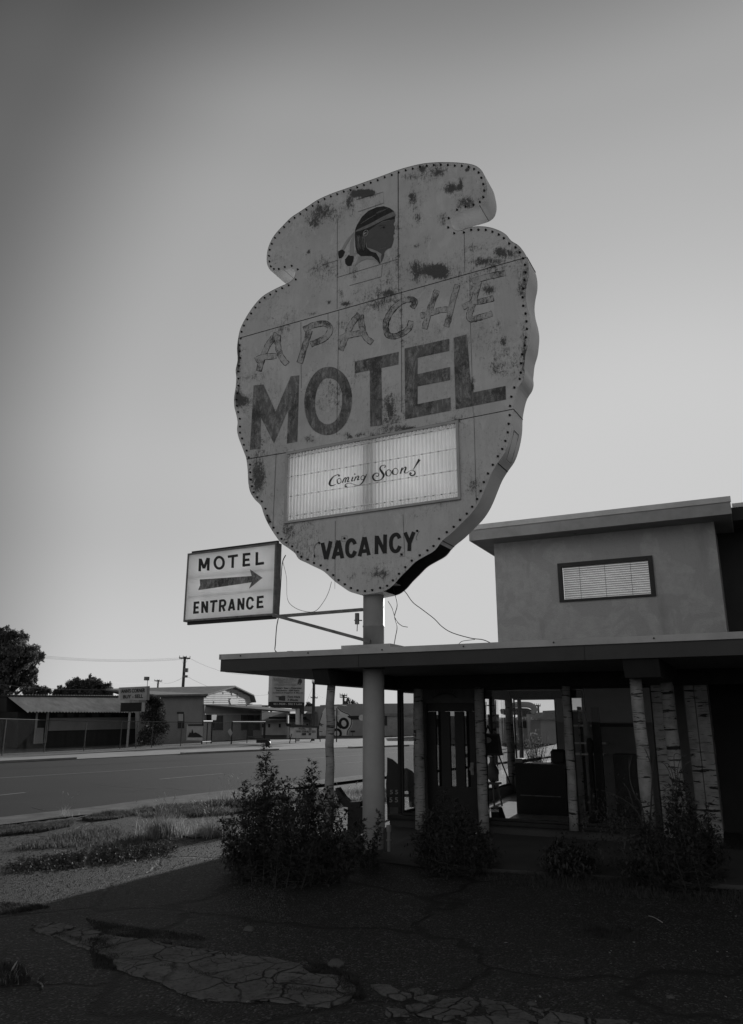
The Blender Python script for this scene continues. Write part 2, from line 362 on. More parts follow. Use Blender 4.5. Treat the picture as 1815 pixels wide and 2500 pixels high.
class MB:
    def __init__(s): s.v = []; s.f = []
    def add(s, vs, fs):
        b = len(s.v); s.v += [Vector(p) for p in vs]; s.f += [tuple(b + i for i in f) for f in fs]; return s
    def hexa(s, q0, q1):                       # two matching quads
        return s.add(list(q0) + list(q1), [(3, 2, 1, 0), (4, 5, 6, 7), (0, 1, 5, 4), (1, 2, 6, 5), (2, 3, 7, 6), (3, 0, 4, 7)])
    def box(s, o, a, b, c):                    # origin corner + three edge vectors
        o = Vector(o); a = Vector(a); b = Vector(b); c = Vector(c)
        return s.hexa([o, o + a, o + a + b, o + b], [o + c, o + a + c, o + a + b + c, o + b + c])
    def bb(s, s0, s1, t0, t1, z0, z1):         # box in building coordinates
        return s.box(B(s0, t0, z0), E1 * (s1 - s0), E2 * (t1 - t0), Z * (z1 - z0))
    def tube(s, pts, rad, n=8, caps=True):
        pts = [Vector(p) for p in pts]; k = len(pts)
        if not isinstance(rad, (list, tuple)): rad = [rad] * k
        up = None; rings = []
        for i, p in enumerate(pts):
            d = (pts[min(i + 1, k - 1)] - pts[max(i - 1, 0)])
            if d.length < 1e-9: d = Vector((0, 0, 1))
            d.normalize()
            if up is None: up = d.orthogonal().normalized()
            up = (up - d * up.dot(d)); up = up.normalized() if up.length > 1e-6 else d.orthogonal().normalized()
            sd = d.cross(up)
            rings.append([p + (up * math.cos(2 * math.pi * j / n) + sd * math.sin(2 * math.pi * j / n)) * rad[i] for j in range(n)])
        b = len(s.v); s.v += [q for r in rings for q in r]
        for i in range(k - 1):
            for j in range(n):
                s.f.append((b + i * n + j, b + i * n + (j + 1) % n, b + (i + 1) * n + (j + 1) % n, b + (i + 1) * n + j))
        if caps:
            s.f.append(tuple(b + j for j in reversed(range(n)))); s.f.append(tuple(b + (k - 1) * n + j for j in range(n)))
        return s
    def lathe(s, base, prof, n=20):
        base = Vector(base); b = len(s.v)
        for r, z in prof:
            for j in range(n): a = 2 * math.pi * j / n; s.v.append(base + Vector((r * math.cos(a), r * math.sin(a), z)))
        for i in range(len(prof) - 1):
            for j in range(n): s.f.append((b + i * n + j, b + i * n + (j + 1) % n, b + (i + 1) * n + (j + 1) % n, b + (i + 1) * n + j))
        s.f.append(tuple(b + j for j in reversed(range(n)))); s.f.append(tuple(b + (len(prof) - 1) * n + j for j in range(n)))
        return s
    def slab(s, poly, off):                    # polygon (coplanar 3D points) thickened by vector off
        poly = [Vector(p) for p in poly]; off = Vector(off); k = len(poly); b = len(s.v)
        s.v += poly + [p + off for p in poly]
        tr = tessellate_polygon([poly])
        for t in tr: s.f.append(tuple(b + i for i in t)); s.f.append(tuple(b + k + i for i in reversed(t)))
        for i in range(k): j = (i + 1) % k; s.f.append((b + i, b + j, b + k + j, b + k + i))
        return s
    def sheet(s, poly):
        poly = [Vector(p) for p in poly]; b = len(s.v); s.v += poly
        for t in tessellate_polygon([poly]): s.f.append(tuple(b + i for i in t))
        return s
    def build(s, name, mat, parent=None, smooth=False, bevel=0):
        me = bpy.data.meshes.new(name)
        vs = s.v; off = Vector((0, 0, 0))
        if parent is None and vs:
            xs = [p.x for p in vs]; ys = [p.y for p in vs]
            off = Vector(((min(xs) + max(xs)) / 2, (min(ys) + max(ys)) / 2, min(p.z for p in vs)))
        me.from_pydata([tuple(p - off) for p in vs], [], s.f); me.update()
        bm = bmesh.new(); bm.from_mesh(me); bmesh.ops.recalc_face_normals(bm, faces=bm.faces)
        if bevel:
            ed = [e for e in bm.edges if len(e.link_faces) == 2 and e.calc_face_angle(0) > .6]
            bmesh.ops.bevel(bm, geom=ed, offset=bevel, segments=1, affect='EDGES')
        bm.to_mesh(me); bm.free()
        o = link(name, me, mat, parent, smooth)
        if parent is None: o.location = off
        return o
def smoothcurve(pts, k=6, closed=False):
    out = []; n = len(pts)
    rng = range(n if closed else n - 1)
    g = (lambda i: pts[i % n]) if closed else (lambda i: pts[max(0, min(n - 1, i))])
    for i in rng:
        p0, p1, p2, p3 = g(i - 1), g(i), g(i + 1), g(i + 2)
        for j in range(k):
            t = j / k
            out.append(tuple(.5 * ((2 * b) + (-a + c) * t + (2 * a - 5 * b + 4 * c - d) * t * t + (-a + 3 * b - 3 * c + d) * t ** 3) for a, b, c, d in zip(p0, p1, p2, p3)))
    if not closed: out.append(tuple(pts[-1]))
    return out
class PX:
    """things painted on a plane; coordinates are survey pixels of an enlarged view"""
    def __init__(s, ox, oy, k, plane, nrm, step=.0004, lift=.003):
        s.ox, s.oy, s.k, s.o, s.n = ox, oy, k, Vector(plane), Vector(nrm); s.step = step; s.lift = lift; s.c = 0
    def src(s, x, y): return s.ox + x * s.k, s.oy + y * s.k
    def p(s, x, y, lift=0.0):
        X, Y = s.src(x, y); return onplane(X, Y, s.o, s.n) - s.n * lift
    def off(s): s.c += 1; return s.lift + s.step * (s.c % 12)
    def poly(s, mb, pts):
        L = s.off(); mb.sheet([s.p(x, y, L) for x, y in pts])
    def stroke(s, mb, pts, w, sm=0, closed=False):
        if not isinstance(w, (list, tuple)): w = [w] * len(pts)
        q = [(a, b, c) for (a, b), c in zip(pts, w)]
        if sm: q = smoothcurve(q, sm, closed)
        L = s.off(); k = len(q); vs = []
        for i in range(k):
            a = q[(i - 1) % k] if closed else q[max(i - 1, 0)]; b = q[(i + 1) % k] if closed else q[min(i + 1, k - 1)]
            dx, dy = b[0] - a[0], b[1] - a[1]; l = math.hypot(dx, dy) or 1; nx, ny = -dy / l, dx / l; h = q[i][2] / 2
            vs += [s.p(q[i][0] + nx * h, q[i][1] + ny * h, L), s.p(q[i][0] - nx * h, q[i][1] - ny * h, L)]
        fs = [(2 * i, 2 * i + 1, 2 * i + 3, 2 * i + 2) for i in range(k - 1)]
        if closed: fs.append((2 * k - 2, 2 * k - 1, 1, 0))
        mb.add(vs, fs)
    def ellipse(s, mb, cx, cy, rx, ry, w, rot=0):
        pts = [(cx + rx * math.cos(a) * math.cos(rot) - ry * math.sin(a) * math.sin(rot), cy + rx * math.cos(a) * math.sin(rot) + ry * math.sin(a) * math.cos(rot)) for a in [2 * math.pi * i / 32 for i in range(32)]]
        s.stroke(mb, pts, w, closed=True)
    def disc(s, mb, cx, cy, r):
        s.poly(mb, [(cx + r * math.cos(a), cy + r * math.sin(a)) for a in [2 * math.pi * i / 14 for i in range(14)]])
def text_flat(body, bold=0.0, shear=0.0):
    cu = bpy.data.curves.new('t', 'FONT'); cu.body = body; cu.offset = bold; cu.shear = shear; cu.resolution_u = 3
    ob = bpy.data.objects.new('t', cu); col.objects.link(ob)
    dg = bpy.context.evaluated_depsgraph_get(); dg.update()
    me = bpy.data.meshes.new_from_object(ob.evaluated_get(dg))
    vs = [(v.co.x, v.co.y) for v in me.vertices]; fs = [tuple(p.vertices) for p in me.polygons]
    bpy.data.objects.remove(ob); bpy.data.curves.remove(cu); bpy.data.meshes.remove(me)
    return vs, fs
def text_on(mb, body, quad, fn, bold=0.0, shear=0.0):
    """quad: TL, TR, BR, BL pixels; fn maps a pixel to a 3D point"""
    vs, fs = text_flat(body, bold, shear)
    x0 = min(v[0] for v in vs); x1 = max(v[0] for v in vs); y0 = min(v[1] for v in vs); y1 = max(v[1] for v in vs)
    TL, TR, BR, BL = quad; o = []
    for x, y in vs:
        a = (x - x0) / (x1 - x0); b = (y1 - y) / (y1 - y0)
        px = (TL[0] * (1 - a) + TR[0] * a) * (1 - b) + (BL[0] * (1 - a) + BR[0] * a) * b
        py = (TL[1] * (1 - a) + TR[1] * a) * (1 - b) + (BL[1] * (1 - a) + BR[1] * a) * b
        o.append(fn(px, py))
    mb.add(o, fs)

# ================================================================== MOTEL BUILDING
ZS, ZT, ZB = 2.37, 2.61, 2.16
bld = thing('motel_building', 'two storey stucco motel office with flat canopy roof and glass front', 'building', B(2, 3, 0))
def bp(mb, name, mat, par=None, **k): return mb.build(name, mat, par or bld, **k)
TF = 0.065
cn = MB()                                                        # canopy slab and its trim
cn.bb(0, 13.5, 0, 11.5, ZS, ZS + .015)
canopy = bp(cn, 'canopy', 'soffit')
bp(MB().bb(0, 13.5, -.02, .0, ZS, ZT - TF).bb(-.02, 0, -.02, 11.5, ZS, ZT - TF), 'fascia', 'fascia', canopy)
bp(MB().bb(-.035, 13.5, -.04, .0, ZT - TF, ZT + .012).bb(-.04, 0.0, -.04, 11.5, ZT - TF + .001, ZT + .0125), 'trim', 'trim', canopy)
bp(MB().bb(0.002, 13.5, .002, 11.5, ZT - .03, ZT - .002), 'roof_deck', 'grey', canopy)
for i in range(9): bp(MB().tube([B(.35 + i * 1.15, -.04, ZT - .022), B(.35 + i * 1.15, -.048, ZT - .022)], .011, 6), 'trim_nail', 'dark', canopy)
for s_ in (2.28, 5.3, 8.3): bp(MB().bb(s_, s_ + .006, -.0235, -.02, ZS, ZT - TF), 'fascia_joint', 'dark', canopy)
# dropped header beams: an L each side
hb = MB()
hb.bb(1.54, 13.4, 2.38, 2.62, ZB, ZS - .002)
bp(hb, 'header_beam', 'beam')
def slantbeam(s0, s1, t0, t1):
    mb = MB(); q = lambda s: [B(s, t0, ZS - .003), B(s, t0 + .10, ZB), B(s, t1, ZB), B(s, t1, ZS - .003)]
    mb.hexa(q(s0), q(s1)); return mb
bp(slantbeam(1.53, 1.78, .02, 2.378), 'header_beam', 'beam')
bp(slantbeam(5.72, 6.12, .02, 2.378), 'header_beam', 'beam')
bp(MB().bb(1.54, 1.78, 2.622, 9.0, ZB, ZS - .002), 'header_beam', 'beam')
bp(MB().bb(1.54, 9, 9.0, 9.24, ZB, ZS - .002), 'header_beam', 'beam')
# birch trunks used as posts
def birch(s, t, r, z0=0, z1=ZB, lean=0.0, nm='birch_post'):
    rr = random.Random(int(s * 977 + t * 31)); pts = []; rs = []
    for i in range(9):
        f = i / 8; pts.append(B(s + lean * (1 - f) + rr.uniform(-.008, .008), t + rr.uniform(-.008, .008), z0 + (z1 - z0) * f)); rs.append(r * (1.06 - .12 * f + rr.uniform(-.03, .03)))
    return bp(MB().tube(pts, rs, 14), nm, 'birch', smooth=True)
birch(1.66, .34, .062)
birch(5.80, .40, .075, lean=.02)
birch(6.03, 1.62, .085, lean=.02)
def at_s(x, t): return Bt(x, 1754, t)[0]
for x, r in ((1023, .075), (1172, .075), (1386, .062)): birch(at_s(x, 2.28), 2.28, r, 0.0 if x < 1300 else .17)
def plank(x0, x1, t, z0=.15, z1=ZB - .002):
    a, b = at_s(x0, t), at_s(x1, t); bp(MB().bb(a, b, t, t + .05, z0, z1), 'birch_plank', 'birch')
plank(1596, 1622, 2.30); plank(1624, 1652, 2.32)
plank(1677, 1701, 2.585); plank(1703, 1734, 2.59)
for t in (3.4, 4.6, 6.2, 7.8, 9.06): birch(1.70, t, .07, .18)
birch(at_s(1247, 9.12), 9.12, .07, .38); birch(at_s(1270, 9.12), 9.12, .05, .38)
# low walls and sills
lw = MB(); sD0, sD1 = at_s(1040, 2.45), at_s(1162, 2.45)
lw.bb(1.6, sD0 - .12, 2.44, 2.60, 0, .17); lw.bb(sD1 + .10, 6.3, 2.44, 2.60, 0, .17)
bp(lw, 'low_wall', 'porch')
bp(MB().bb(1.6, sD0 - .12, 2.36, 2.62, .17, .22).bb(sD1 + .10, 6.3, 2.36, 2.62, .17, .22), 'window_sill', 'beam')
bp(MB().bb(1.58, 1.76, 2.63, 9.2, 0, .2), 'low_wall', 'inner')
bp(MB().bb(1.58, 6.3, 9.05, 9.2, 0, .38), 'low_wall', 'conlight')
# walls
fa, fb = at_s(1376, 9.1), at_s(1424, 9.1); fz0 = Bt(1400, 1736, 9.1)[1]
bp(MB().bb(2.86, fa, 9.05, 9.2, .382, ZS - .01).bb(fb, 6.5, 9.05, 9.2, .382, ZS - .01).bb(fa, fb, 9.05, 9.2, .382, fz0).bb(fa, fb, 9.05, 9.2, ZB, ZS - .01), 'rear_wall', 'inner')
bp(MB().add([B(fa, 9.12, fz0), B(fb, 9.12, fz0), B(fb, 9.12, ZB), B(fa, 9.12, ZB)], [(0, 1, 2, 3)]), 'frosted_window', 'rearclear')
sw = at_s(1735, 4.2)
bp(MB().bb(6.22, 6.40, 2.64, 9.2, 0, ZS - .01), 'side_wall', 'inner')
bp(MB().bb(6.41, 13.5, 4.4, 4.6, 0, ZS - .01), 'wing_wall', 'dark_and_shade')  # shade under the canopy is put into this wall's colour
bp(MB().bb(1.80, 6.2, 2.65, 9.0, ZS - .035, ZS - .004), 'ceiling', 'inner')
bp(MB().bb(1.76, 6.2, 2.62, 9.04, .0, .012), 'floor', 'floor')
# partition deep inside, seen through the right hand window
bp(MB().bb(at_s(1428, 5.9), 6.2, 5.9, 6.0, .013, ZS - .04), 'partition', 'inner')
# door set with three glazed slits
door = MB(); zD = 1.93
dt0, dt1 = 2.44, 2.485
a0, a1 = sD0 + .02, sD1 - .02; wd = a1 - a0
sl_ = [(at_s(1064, 2.44), at_s(1076, 2.44)), (at_s(1098, 2.44), at_s(1110, 2.44)), (at_s(1132.5, 2.44), at_s(1145, 2.44))]
zt, zb_ = Bt(1105, 1737, 2.44)[1], Bt(1105, 1921, 2.44)[1]
edges = [a0] + [e for q in sl_ for e in q] + [a1]
for i in range(0, 8, 2): door.bb(edges[i], edges[i + 1], dt0, dt1, zb_, zt)
door.bb(a0, a1, dt0, dt1, .0, zb_ - .001); door.bb(a0, a1, dt0, dt1, zt + .001, zD + .009)
dr = bp(door, 'door', 'black')
for a, b in sl_: bp(MB().add([B(a, 2.462, zb_), B(b, 2.462, zb_), B(b, 2.462, zt), B(a, 2.462, zt)], [(0, 1, 2, 3)]), 'door_pane', 'doorglass', dr)
bp(MB().tube([B(a1 - .06, 2.43, .95), B(a1 - .06, 2.40, .95), B(a1 - .06, 2.37, .95)], [.01, .01, .03], 12).bb(a1 - .085, a1 - .035, 2.43, 2.439, .86, 1.04), 'handle', 'metal', dr)
bp(MB().bb(sD0 - .11, sD0, 2.40, 2.55, .0, zD + .08).bb(sD1, sD1 + .09, 2.40, 2.55, .0, zD + .08).bb(sD0 - .001, sD1 + .001, 2.402, 2.55, zD + .01, zD + .081), 'door_frame', 'framewood')
bp(MB().bb(sD0 - .113, sD1 + .112, 2.47, 2.53, zD + .0815, ZB + .002), 'door_head_panel', 'framewood')
# WELCOME arch of scrolled iron above the door
wa = MB(); PW = PX(1020, 1660, 180 / 1647, B(0, 2.39), E2, lift=.0)
arc = [(345, 400), (430, 345), (520, 310), (640, 295), (740, 315), (810, 350), (870, 395)]
wa.tube([PW.p(x, y) for x, y in smoothcurve(arc, 4)], .007, 6)
for ch, x, y, r in zip('WELCOME', (335, 430, 510, 590, 660, 745, 840), (340, 270, 245, 235, 240, 262, 310), (-.6, -.3, -.15, 0, .1, .3, .6)):
    hw, hh = 34, 52
    c_, s_ = math.cos(r), math.sin(r); qd = [(x + dx * c_ - dy * s_, y + dx * s_ + dy * c_) for dx, dy in ((-hw, -hh), (hw, -hh), (hw, hh), (-hw, hh))]
    text_on(wa, ch, qd, PW.p)
bp(wa, 'iron_lettering', 'black')
vl = MB(); PV = PX(0, 0, 1, B(0, 2.19), E2, lift=.0)
for ch, y in (('I', 1786), ('N', 1795), ('G', 1805)): text_on(vl, ch, [(1010, y - 4), (1016, y - 4), (1016, y + 4), (1010, y + 4)], PV.p, bold=.03)
bp(vl, 'post_lettering', 'black')
# shop windows: frame + pane each
def window(s0, s1, t, z0, z1, nm='office_window', depth=.05, fw=.03, fm='beam'):
    f = MB(); f.bb(s0, s0 + fw, t, t + depth, z0, z1); f.bb(s1 - fw, s1, t, t + depth, z0, z1)
    f.bb(s0 + fw, s1 - fw, t, t + depth, z0, z0 + fw); f.bb(s0 + fw, s1 - fw, t, t + depth, z1 - fw, z1)
    o = bp(f, nm, fm); tt = t + depth / 2; bp(MB().add([B(s0 + fw, tt, z0 + fw), B(s1 - fw, tt, z0 + fw), B(s1 - fw, tt, z1 - fw), B(s0 + fw, tt, z1 - fw)], [(0, 1, 2, 3)]), 'pane', 'glass', o); return o
window(1.80, sD0 - .115, 2.47, .222, ZB - .002)
sM = at_s(1388, 2.47); sR = at_s(1598, 2.47)
window(sD1 + .115, sM - .03, 2.47, .222, ZB - .002)
window(sM + .03, sR, 2.47, .222, ZB - .002)
def side_window(t0, t1):
    f = MB(); s = 1.66; z0, z1 = .202, ZB - .002; fw = .035
    f.bb(s, s + .05, t0, t0 + fw, z0, z1); f.bb(s, s + .05, t1 - fw, t1, z0, z1); f.bb(s, s + .05, t0 + fw, t1 - fw, z0, z0 + fw); f.bb(s, s + .05, t0 + fw, t1 - fw, z1 - fw, z1)
    o = bp(f, 'office_window', 'beam'); bp(MB().add([B(s + .02, t0 + fw, z0 + fw), B(s + .02, t1 - fw, z0 + fw), B(s + .02, t1 - fw, z1 - fw), B(s + .02, t0 + fw, z1 - fw)], [(0, 1, 2, 3)]), 'pane', 'glass', o)
for a, b in ((2.64, 4.55), (4.65, 6.15), (6.25, 7.75), (7.85, 9.04)): side_window(a, b)
window(1.82, 2.84, 9.1, .384, ZB - .002)
# stickers on the big window
st = MB(); PS = PX(900, 1640, 500 / 1647, B(0, 2.468), E2, lift=0)
text_on(st, 'NO SOLICITING', [(962, 1108), (1048, 1108), (1048, 1128), (962, 1128)], PS.p, bold=.02)
bp(st, 'window_sticker', 'white')

# upper storey
U0, U1, UT, UZ = 2.70, 6.77, 5.15, 5.10
tw = MB(); ws = [Bt(1362, 1377, UT), Bt(1593, 1356, UT), Bt(1603, 1455, UT), Bt(1367, 1471, UT)]
w0 = (ws[0][0] + ws[3][0]) / 2; w1 = (ws[1][0] + ws[2][0]) / 2; wz1 = (ws[0][1] + ws[1][1]) / 2; wz0 = (ws[2][1] + ws[3][1]) / 2
tw.bb(U0, w0, UT, UT + .2, ZT, UZ); tw.bb(w1, U1, UT, UT + .2, ZT, UZ)
tw.bb(w0, w1, UT, UT + .2, ZT, wz0); tw.bb(w0, w1, UT, UT + .2, wz1, UZ)
tw.bb(U0, U0 + .2, UT + .201, 7.4, ZT, UZ); tw.bb(U1 - .2, U1, UT + .201, 7.4, ZT, UZ); tw.bb(U0 + .201, w0 - .5, 7.2, 7.4, ZT, UZ); tw.bb(w1 + .9, U1 - .201, 7.2, 7.4, ZT, UZ); tw.bb(w0 - .5, w1 + .9, 7.2, 7.4, ZT, 3.75); tw.bb(w0 - .5, w1 + .9, 7.2, 7.4, 5.0, UZ)  # opening added in the unseen rear wall so sun backlights the blinds
up = bp(tw, 'upper_wall', 'stucco')
fr = MB(); fw = .07
for (a, b, c, d) in ((w0, w0 + fw, wz0, wz1), (w1 - fw * 1.2, w1, wz0, wz1), (w0 + fw, w1 - fw * 1.2, wz1 - fw, wz1), (w0 + fw, w1 - fw * 1.2, wz0, wz0 + fw * .6)): fr.bb(a, b, UT - .03, UT + .1, c, d)
uw = bp(fr, 'upper_window', 'dark')
bl = MB(); zz = wz0 + .06
while zz < wz1 - .08:
    bl.add([B(w0 + fw, UT + .12, zz), B(w1 - .08, UT + .12, zz), B(w1 - .08, UT + .145, zz + .031), B(w0 + fw, UT + .145, zz + .031)], [(0, 1, 2, 3)]); zz += .043
bp(bl, 'blind', 'blind', uw)
bb2_ = MB(); zz = wz0 + .06
while zz < wz1 - .08: bb2_.bb(w0 + fw, w1 - .08, UT + .15, UT + .156, zz + .027, zz + .041); zz += .043  # dark bars put in the slat gaps as their shade
for q_ in (.2, .5, .8): bb2_.bb(w0 + fw + (w1 - w0) * q_ * .9, w0 + fw + (w1 - w0) * q_ * .9 + .006, UT + .112, UT + .115, wz0 + .04, wz1 - .07)
bp(bb2_, 'blind_gap_shade_and_cord', 'dark', uw)
bp(MB().add([B(w0 + fw, UT + .05, wz0 + .04), B(w1 - .08, UT + .05, wz0 + .04), B(w1 - .08, UT + .05, wz1 - fw), B(w0 + fw, UT + .05, wz1 - fw)], [(0, 1, 2, 3)]), 'pane', 'glass', uw)
ro = MB(); ro.bb(2.37, 7.06, 4.70, 7.8, UZ, UZ + .02)
roof = bp(ro, 'upper_roof', 'soffit')
bp(MB().bb(2.36, 7.07, 4.68, 4.70, UZ, 5.31).bb(2.34, 2.36, 4.68, 7.8, UZ, 5.31).bb(7.06, 7.08, 4.681, 7.8, UZ + .001, 5.311), 'fascia', 'grey', roof)
bp(MB().bb(2.33, 7.09, 4.66, 4.70, 5.312, 5.41).bb(2.32, 2.36, 4.66, 7.8, 5.3125, 5.411), 'trim', 'trim', roof)
bp(MB().bb(2.362, 7.05, 4.702, 7.8, 5.33, 5.40), 'roof_deck', 'grey', roof)
bp(MB().tube([B(4.35, 5.0, UZ - .004), B(4.35, 5.0, UZ + .004)], .03, 10), 'soffit_vent', 'black', roof)
# wing beyond the tower
bp(MB().bb(6.78, 14, 6.2, 6.4, ZT, 5.2), 'wing_upper_wall', 'dark_and_shade')
wr_ = bp(MB().bb(6.80, 14, 5.3, 11, 5.12, 5.36), 'wing_roof', 'dark_and_shade')
bp(MB().bb(7.1, 14, 5.28, 5.299, 5.361, 5.43), 'trim', 'trim', wr_)
rl = MB(); rl.bb(7.0, 12, 5.35, 5.385, 3.02, 3.05); s = 7.0
while s < 9.5: rl.bb(s, s + .02, 5.355, 5.38, ZT, 3.02); s += .16
bp(rl, 'railing', 'steel')

# ================================================================== BIG SIGN
F1, F2 = AZ(117.8), AZ(27.8)
PC = Vector((0.03, 10.85, 0))
FO = PC - F2 * .21; ST = .42
S1 = PX(560, 380, 1 / 2.1115, FO, F2); 
sign = thing('motel_sign', 'huge rusty arrowhead motel sign with round column standing before the office', 'sign', PC)
outl = [(1060,36),(1120,35),(1180,37),(1240,44),(1275,55),(1300,75),(1315,100),(1323,130),(1330,165),(1330,200),(1318,235),(1290,258),(1250,272),(1210,283),(1175,297),(1155,312),(1145,335),(1145,355),(1152,375),(1175,388),(1200,385),(1230,373),(1270,366),(1310,366),(1350,372),(1395,388),(1430,410),(1455,440),(1490,462),(1515,490),(1535,525),(1545,570),(1545,620),(1535,670),(1530,720),(1535,770),(1548,820),(1555,870),(1552,920),(1545,970),(1530,1020),(1524,1070)]
o2 = [(1524,280),(1530,180),(1515,310),(1490,350),(1475,400),(1465,462)]
outl += [(x, y + 844.6) for x, y in [(1522,250),(1524,280),(1515,312),(1490,352),(1475,402),(1465,462),(1463,520),(1455,580),(1440,640),(1420,690),(1385,740),(1355,790),(1330,850),(1310,900),(1285,950),(1250,1000),(1200,1050),(1155,1095),(1100,1140),(1060,1190),(1010,1220),(960,1250),(920,1290),(880,1330),(850,1365),(810,1395),(760,1408),(700,1418),(655,1413),(620,1402),(580,1375),(545,1350),(490,1300),(440,1275),(400,1255),(360,1235),(340,1205),(300,1175),(268,1152),(230,1100),(200,1050),(180,1005),(165,960),(135,930),(110,890),(100,840),(97,780),(90,720),(80,690),(65,650),(50,610),(42,570),(45,530),(38,490),(28,450),(27,400),(35,350),(38,300),(35,260),(45,210),(42,150)]]
outl += [(48,940),(60,890),(85,840),(110,800),(140,760),(175,725),(215,700),(265,675),(310,655),(335,630),(343,605),(335,588),(315,582),(285,590),(250,600),(220,597),(205,580),(195,550),(197,500),(210,455),(235,410),(275,365),(320,320),(365,290),(410,260),(455,230),(520,200),(590,175),(650,155),(720,130),(790,105),(870,75),(940,55),(1000,42)]
OL = smoothcurve(outl, 3, True)
def to_uv(p): d = p - FO; return d.dot(F1), d.z
def from_uv(u, v, lift=0): return FO + F1 * u + Z * v - F2 * lift
UV = [to_uv(S1.p(x, y)) for x, y in OL]
# worn patches: x, y, rx, ry, strength in the survey view
WR = [(1145,170,50,34,1.1),(1195,140,14,38,1.0),(945,220,20,38,.9),(990,70,18,16,.9),(1225,75,12,12,1),(930,110,60,18,.4),(680,195,62,20,1.7),(720,190,30,14,1.5),(620,240,25,40,.8),(480,290,75,60,.62),(440,350,34,34,.6),(1215,240,55,34,.62),(1100,330,30,50,.5),(975,320,20,40,.5),(1020,430,20,30,.5),(960,465,45,9,.6),(1040,590,95,45,.85),(1090,600,42,34,1.0),(960,580,30,50,.6),(1310,545,75,15,.8),(1400,495,32,22,.85),(1450,510,25,20,.6),(1250,470,50,30,.4),(830,710,26,13,1),(600,765,26,14,1),(515,762,9,10,1.1),(575,710,18,30,.7),(430,815,50,18,.6),(1500,690,20,40,.5),(1410,960,20,20,.75),(1385,870,12,30,.4),(1335,690,34,34,.75),(45,1030,15,120,.8),(75,1265,30,40,.8),(45,1245,18,60,.95),(150,1655,50,130,.72),(620,1445,16,16,.95),(410,1460,36,20,.8),(920,1408,55,12,1.1),(700,1440,160,9,.6),(1370,1105,40,50,.5),(830,1305,20,60,.5),(300,1935,30,50,.55),(200,1885,16,40,.7),(770,2155,60,40,.6),(640,2165,20,25,.5),(960,1860,60,20,.35),(1170,1365,22,12,.8),(1260,1695,40,60,.4),(1252,1190,10,60,.9),(1245,700,10,60,.8),(872,400,5,320,.35),(890,1000,5,300,.4),(560,1260,6,60,.7),(1525,900,14,300,.55),(1080,90,40,25,.5),(300,1320,10,10,1),(650,600,20,60,.3),(408,500,8,10,1.1),(342,465,6,8,1),(280,460,6,8,1),(505,585,8,8,1)]
wear_uv = []
for x, y, rx, ry, s_ in WR:
    c0 = to_uv(S1.p(x, y)); c1 = to_uv(S1.p(x + rx, y)); c2 = to_uv(S1.p(x, y + ry))
    wear_uv.append((c0[0], c0[1], c1[0] - c0[0], c1[1] - c0[1], c2[0] - c0[0], c2[1] - c0[1], s_))
def wear(u, v):
    t = .10 + .42 * noise.noise(Vector((u * 1.3, v * 1.3, 3))) + .30 * max(0, noise.noise(Vector((u * 2.6, v * 4.2, 9)))) * (1.0 if v > 6.6 else .5)
    for a, b, c, d, e, f, s_ in wear_uv:
        du, dv = u - a, v - b
        if abs(du) > 2.0 or abs(dv) > 2.0: continue
        det = c * f - d * e; p = (du * f - dv * e) / det; q = (c * dv - d * du) / det; r2 = p * p + q * q
        if r2 < 3: t += s_ * math.exp(-r2 * 1.4)
    return t
# reader board opening
rb = [(x, y + 844.6) for x, y in ((300, 693), (1185, 515), (1193, 930), (283, 1053))]
RB = [to_uv(S1.p(x, y)) for x, y in rb]
ru0, ru1 = (RB[0][0] + RB[3][0]) / 2, (RB[1][0] + RB[2][0]) / 2; rv1, rv0 = (RB[0][1] + RB[1][1]) / 2, (RB[2][1] + RB[3][1]) / 2
def panelface(name, lift, step, flip=1):
    vs = [Vector(p) for p in UV]; k = len(vs); ed = [(i, (i + 1) % k) for i in range(k)]
    h = [Vector(p) for p in ((ru0 + .02, rv0 + .02), (ru1 - .02, rv0 + .02), (ru1 - .02, rv1 - .02), (ru0 + .02, rv1 - .02))]
    vs += h; ed += [(k, k + 1), (k + 1, k + 2), (k + 2, k + 3), (k + 3, k)]
    us = [p[0] for p in UV]; zs = [p[1] for p in UV]; u = min(us) + step / 2
    while u < max(us):
        z = min(zs) + step / 2
        while z < max(zs): vs.append(Vector((u + random.uniform(-.2, .2) * step, z + random.uniform(-.2, .2) * step))); z += step
        u += step
    vo, eo, fo, *_ = delaunay_2d_cdt(vs, ed, [list(range(k))], 1, 1e-5)
    ff = []
    for f in fo:
        cu = sum(vo[i][0] for i in f) / len(f); cz = sum(vo[i][1] for i in f) / len(f)
        if ru0 + .02 < cu < ru1 - .02 and rv0 + .02 < cz < rv1 - .02: continue
        ff.append(tuple(f))
    me = bpy.data.meshes.new(name); me.from_pydata([tuple(from_uv(p[0], p[1], lift)) for p in vo], [], ff); me.update()
    at = me.attributes.new('wear', 'FLOAT', 'POINT')
    at.data.foreach_set('value', [wear(p[0], p[1]) for p in vo])
    return link(name, me, 'sign', sign)
panelface('front_face', 0, .06); panelface('rear_face', -ST, .25)
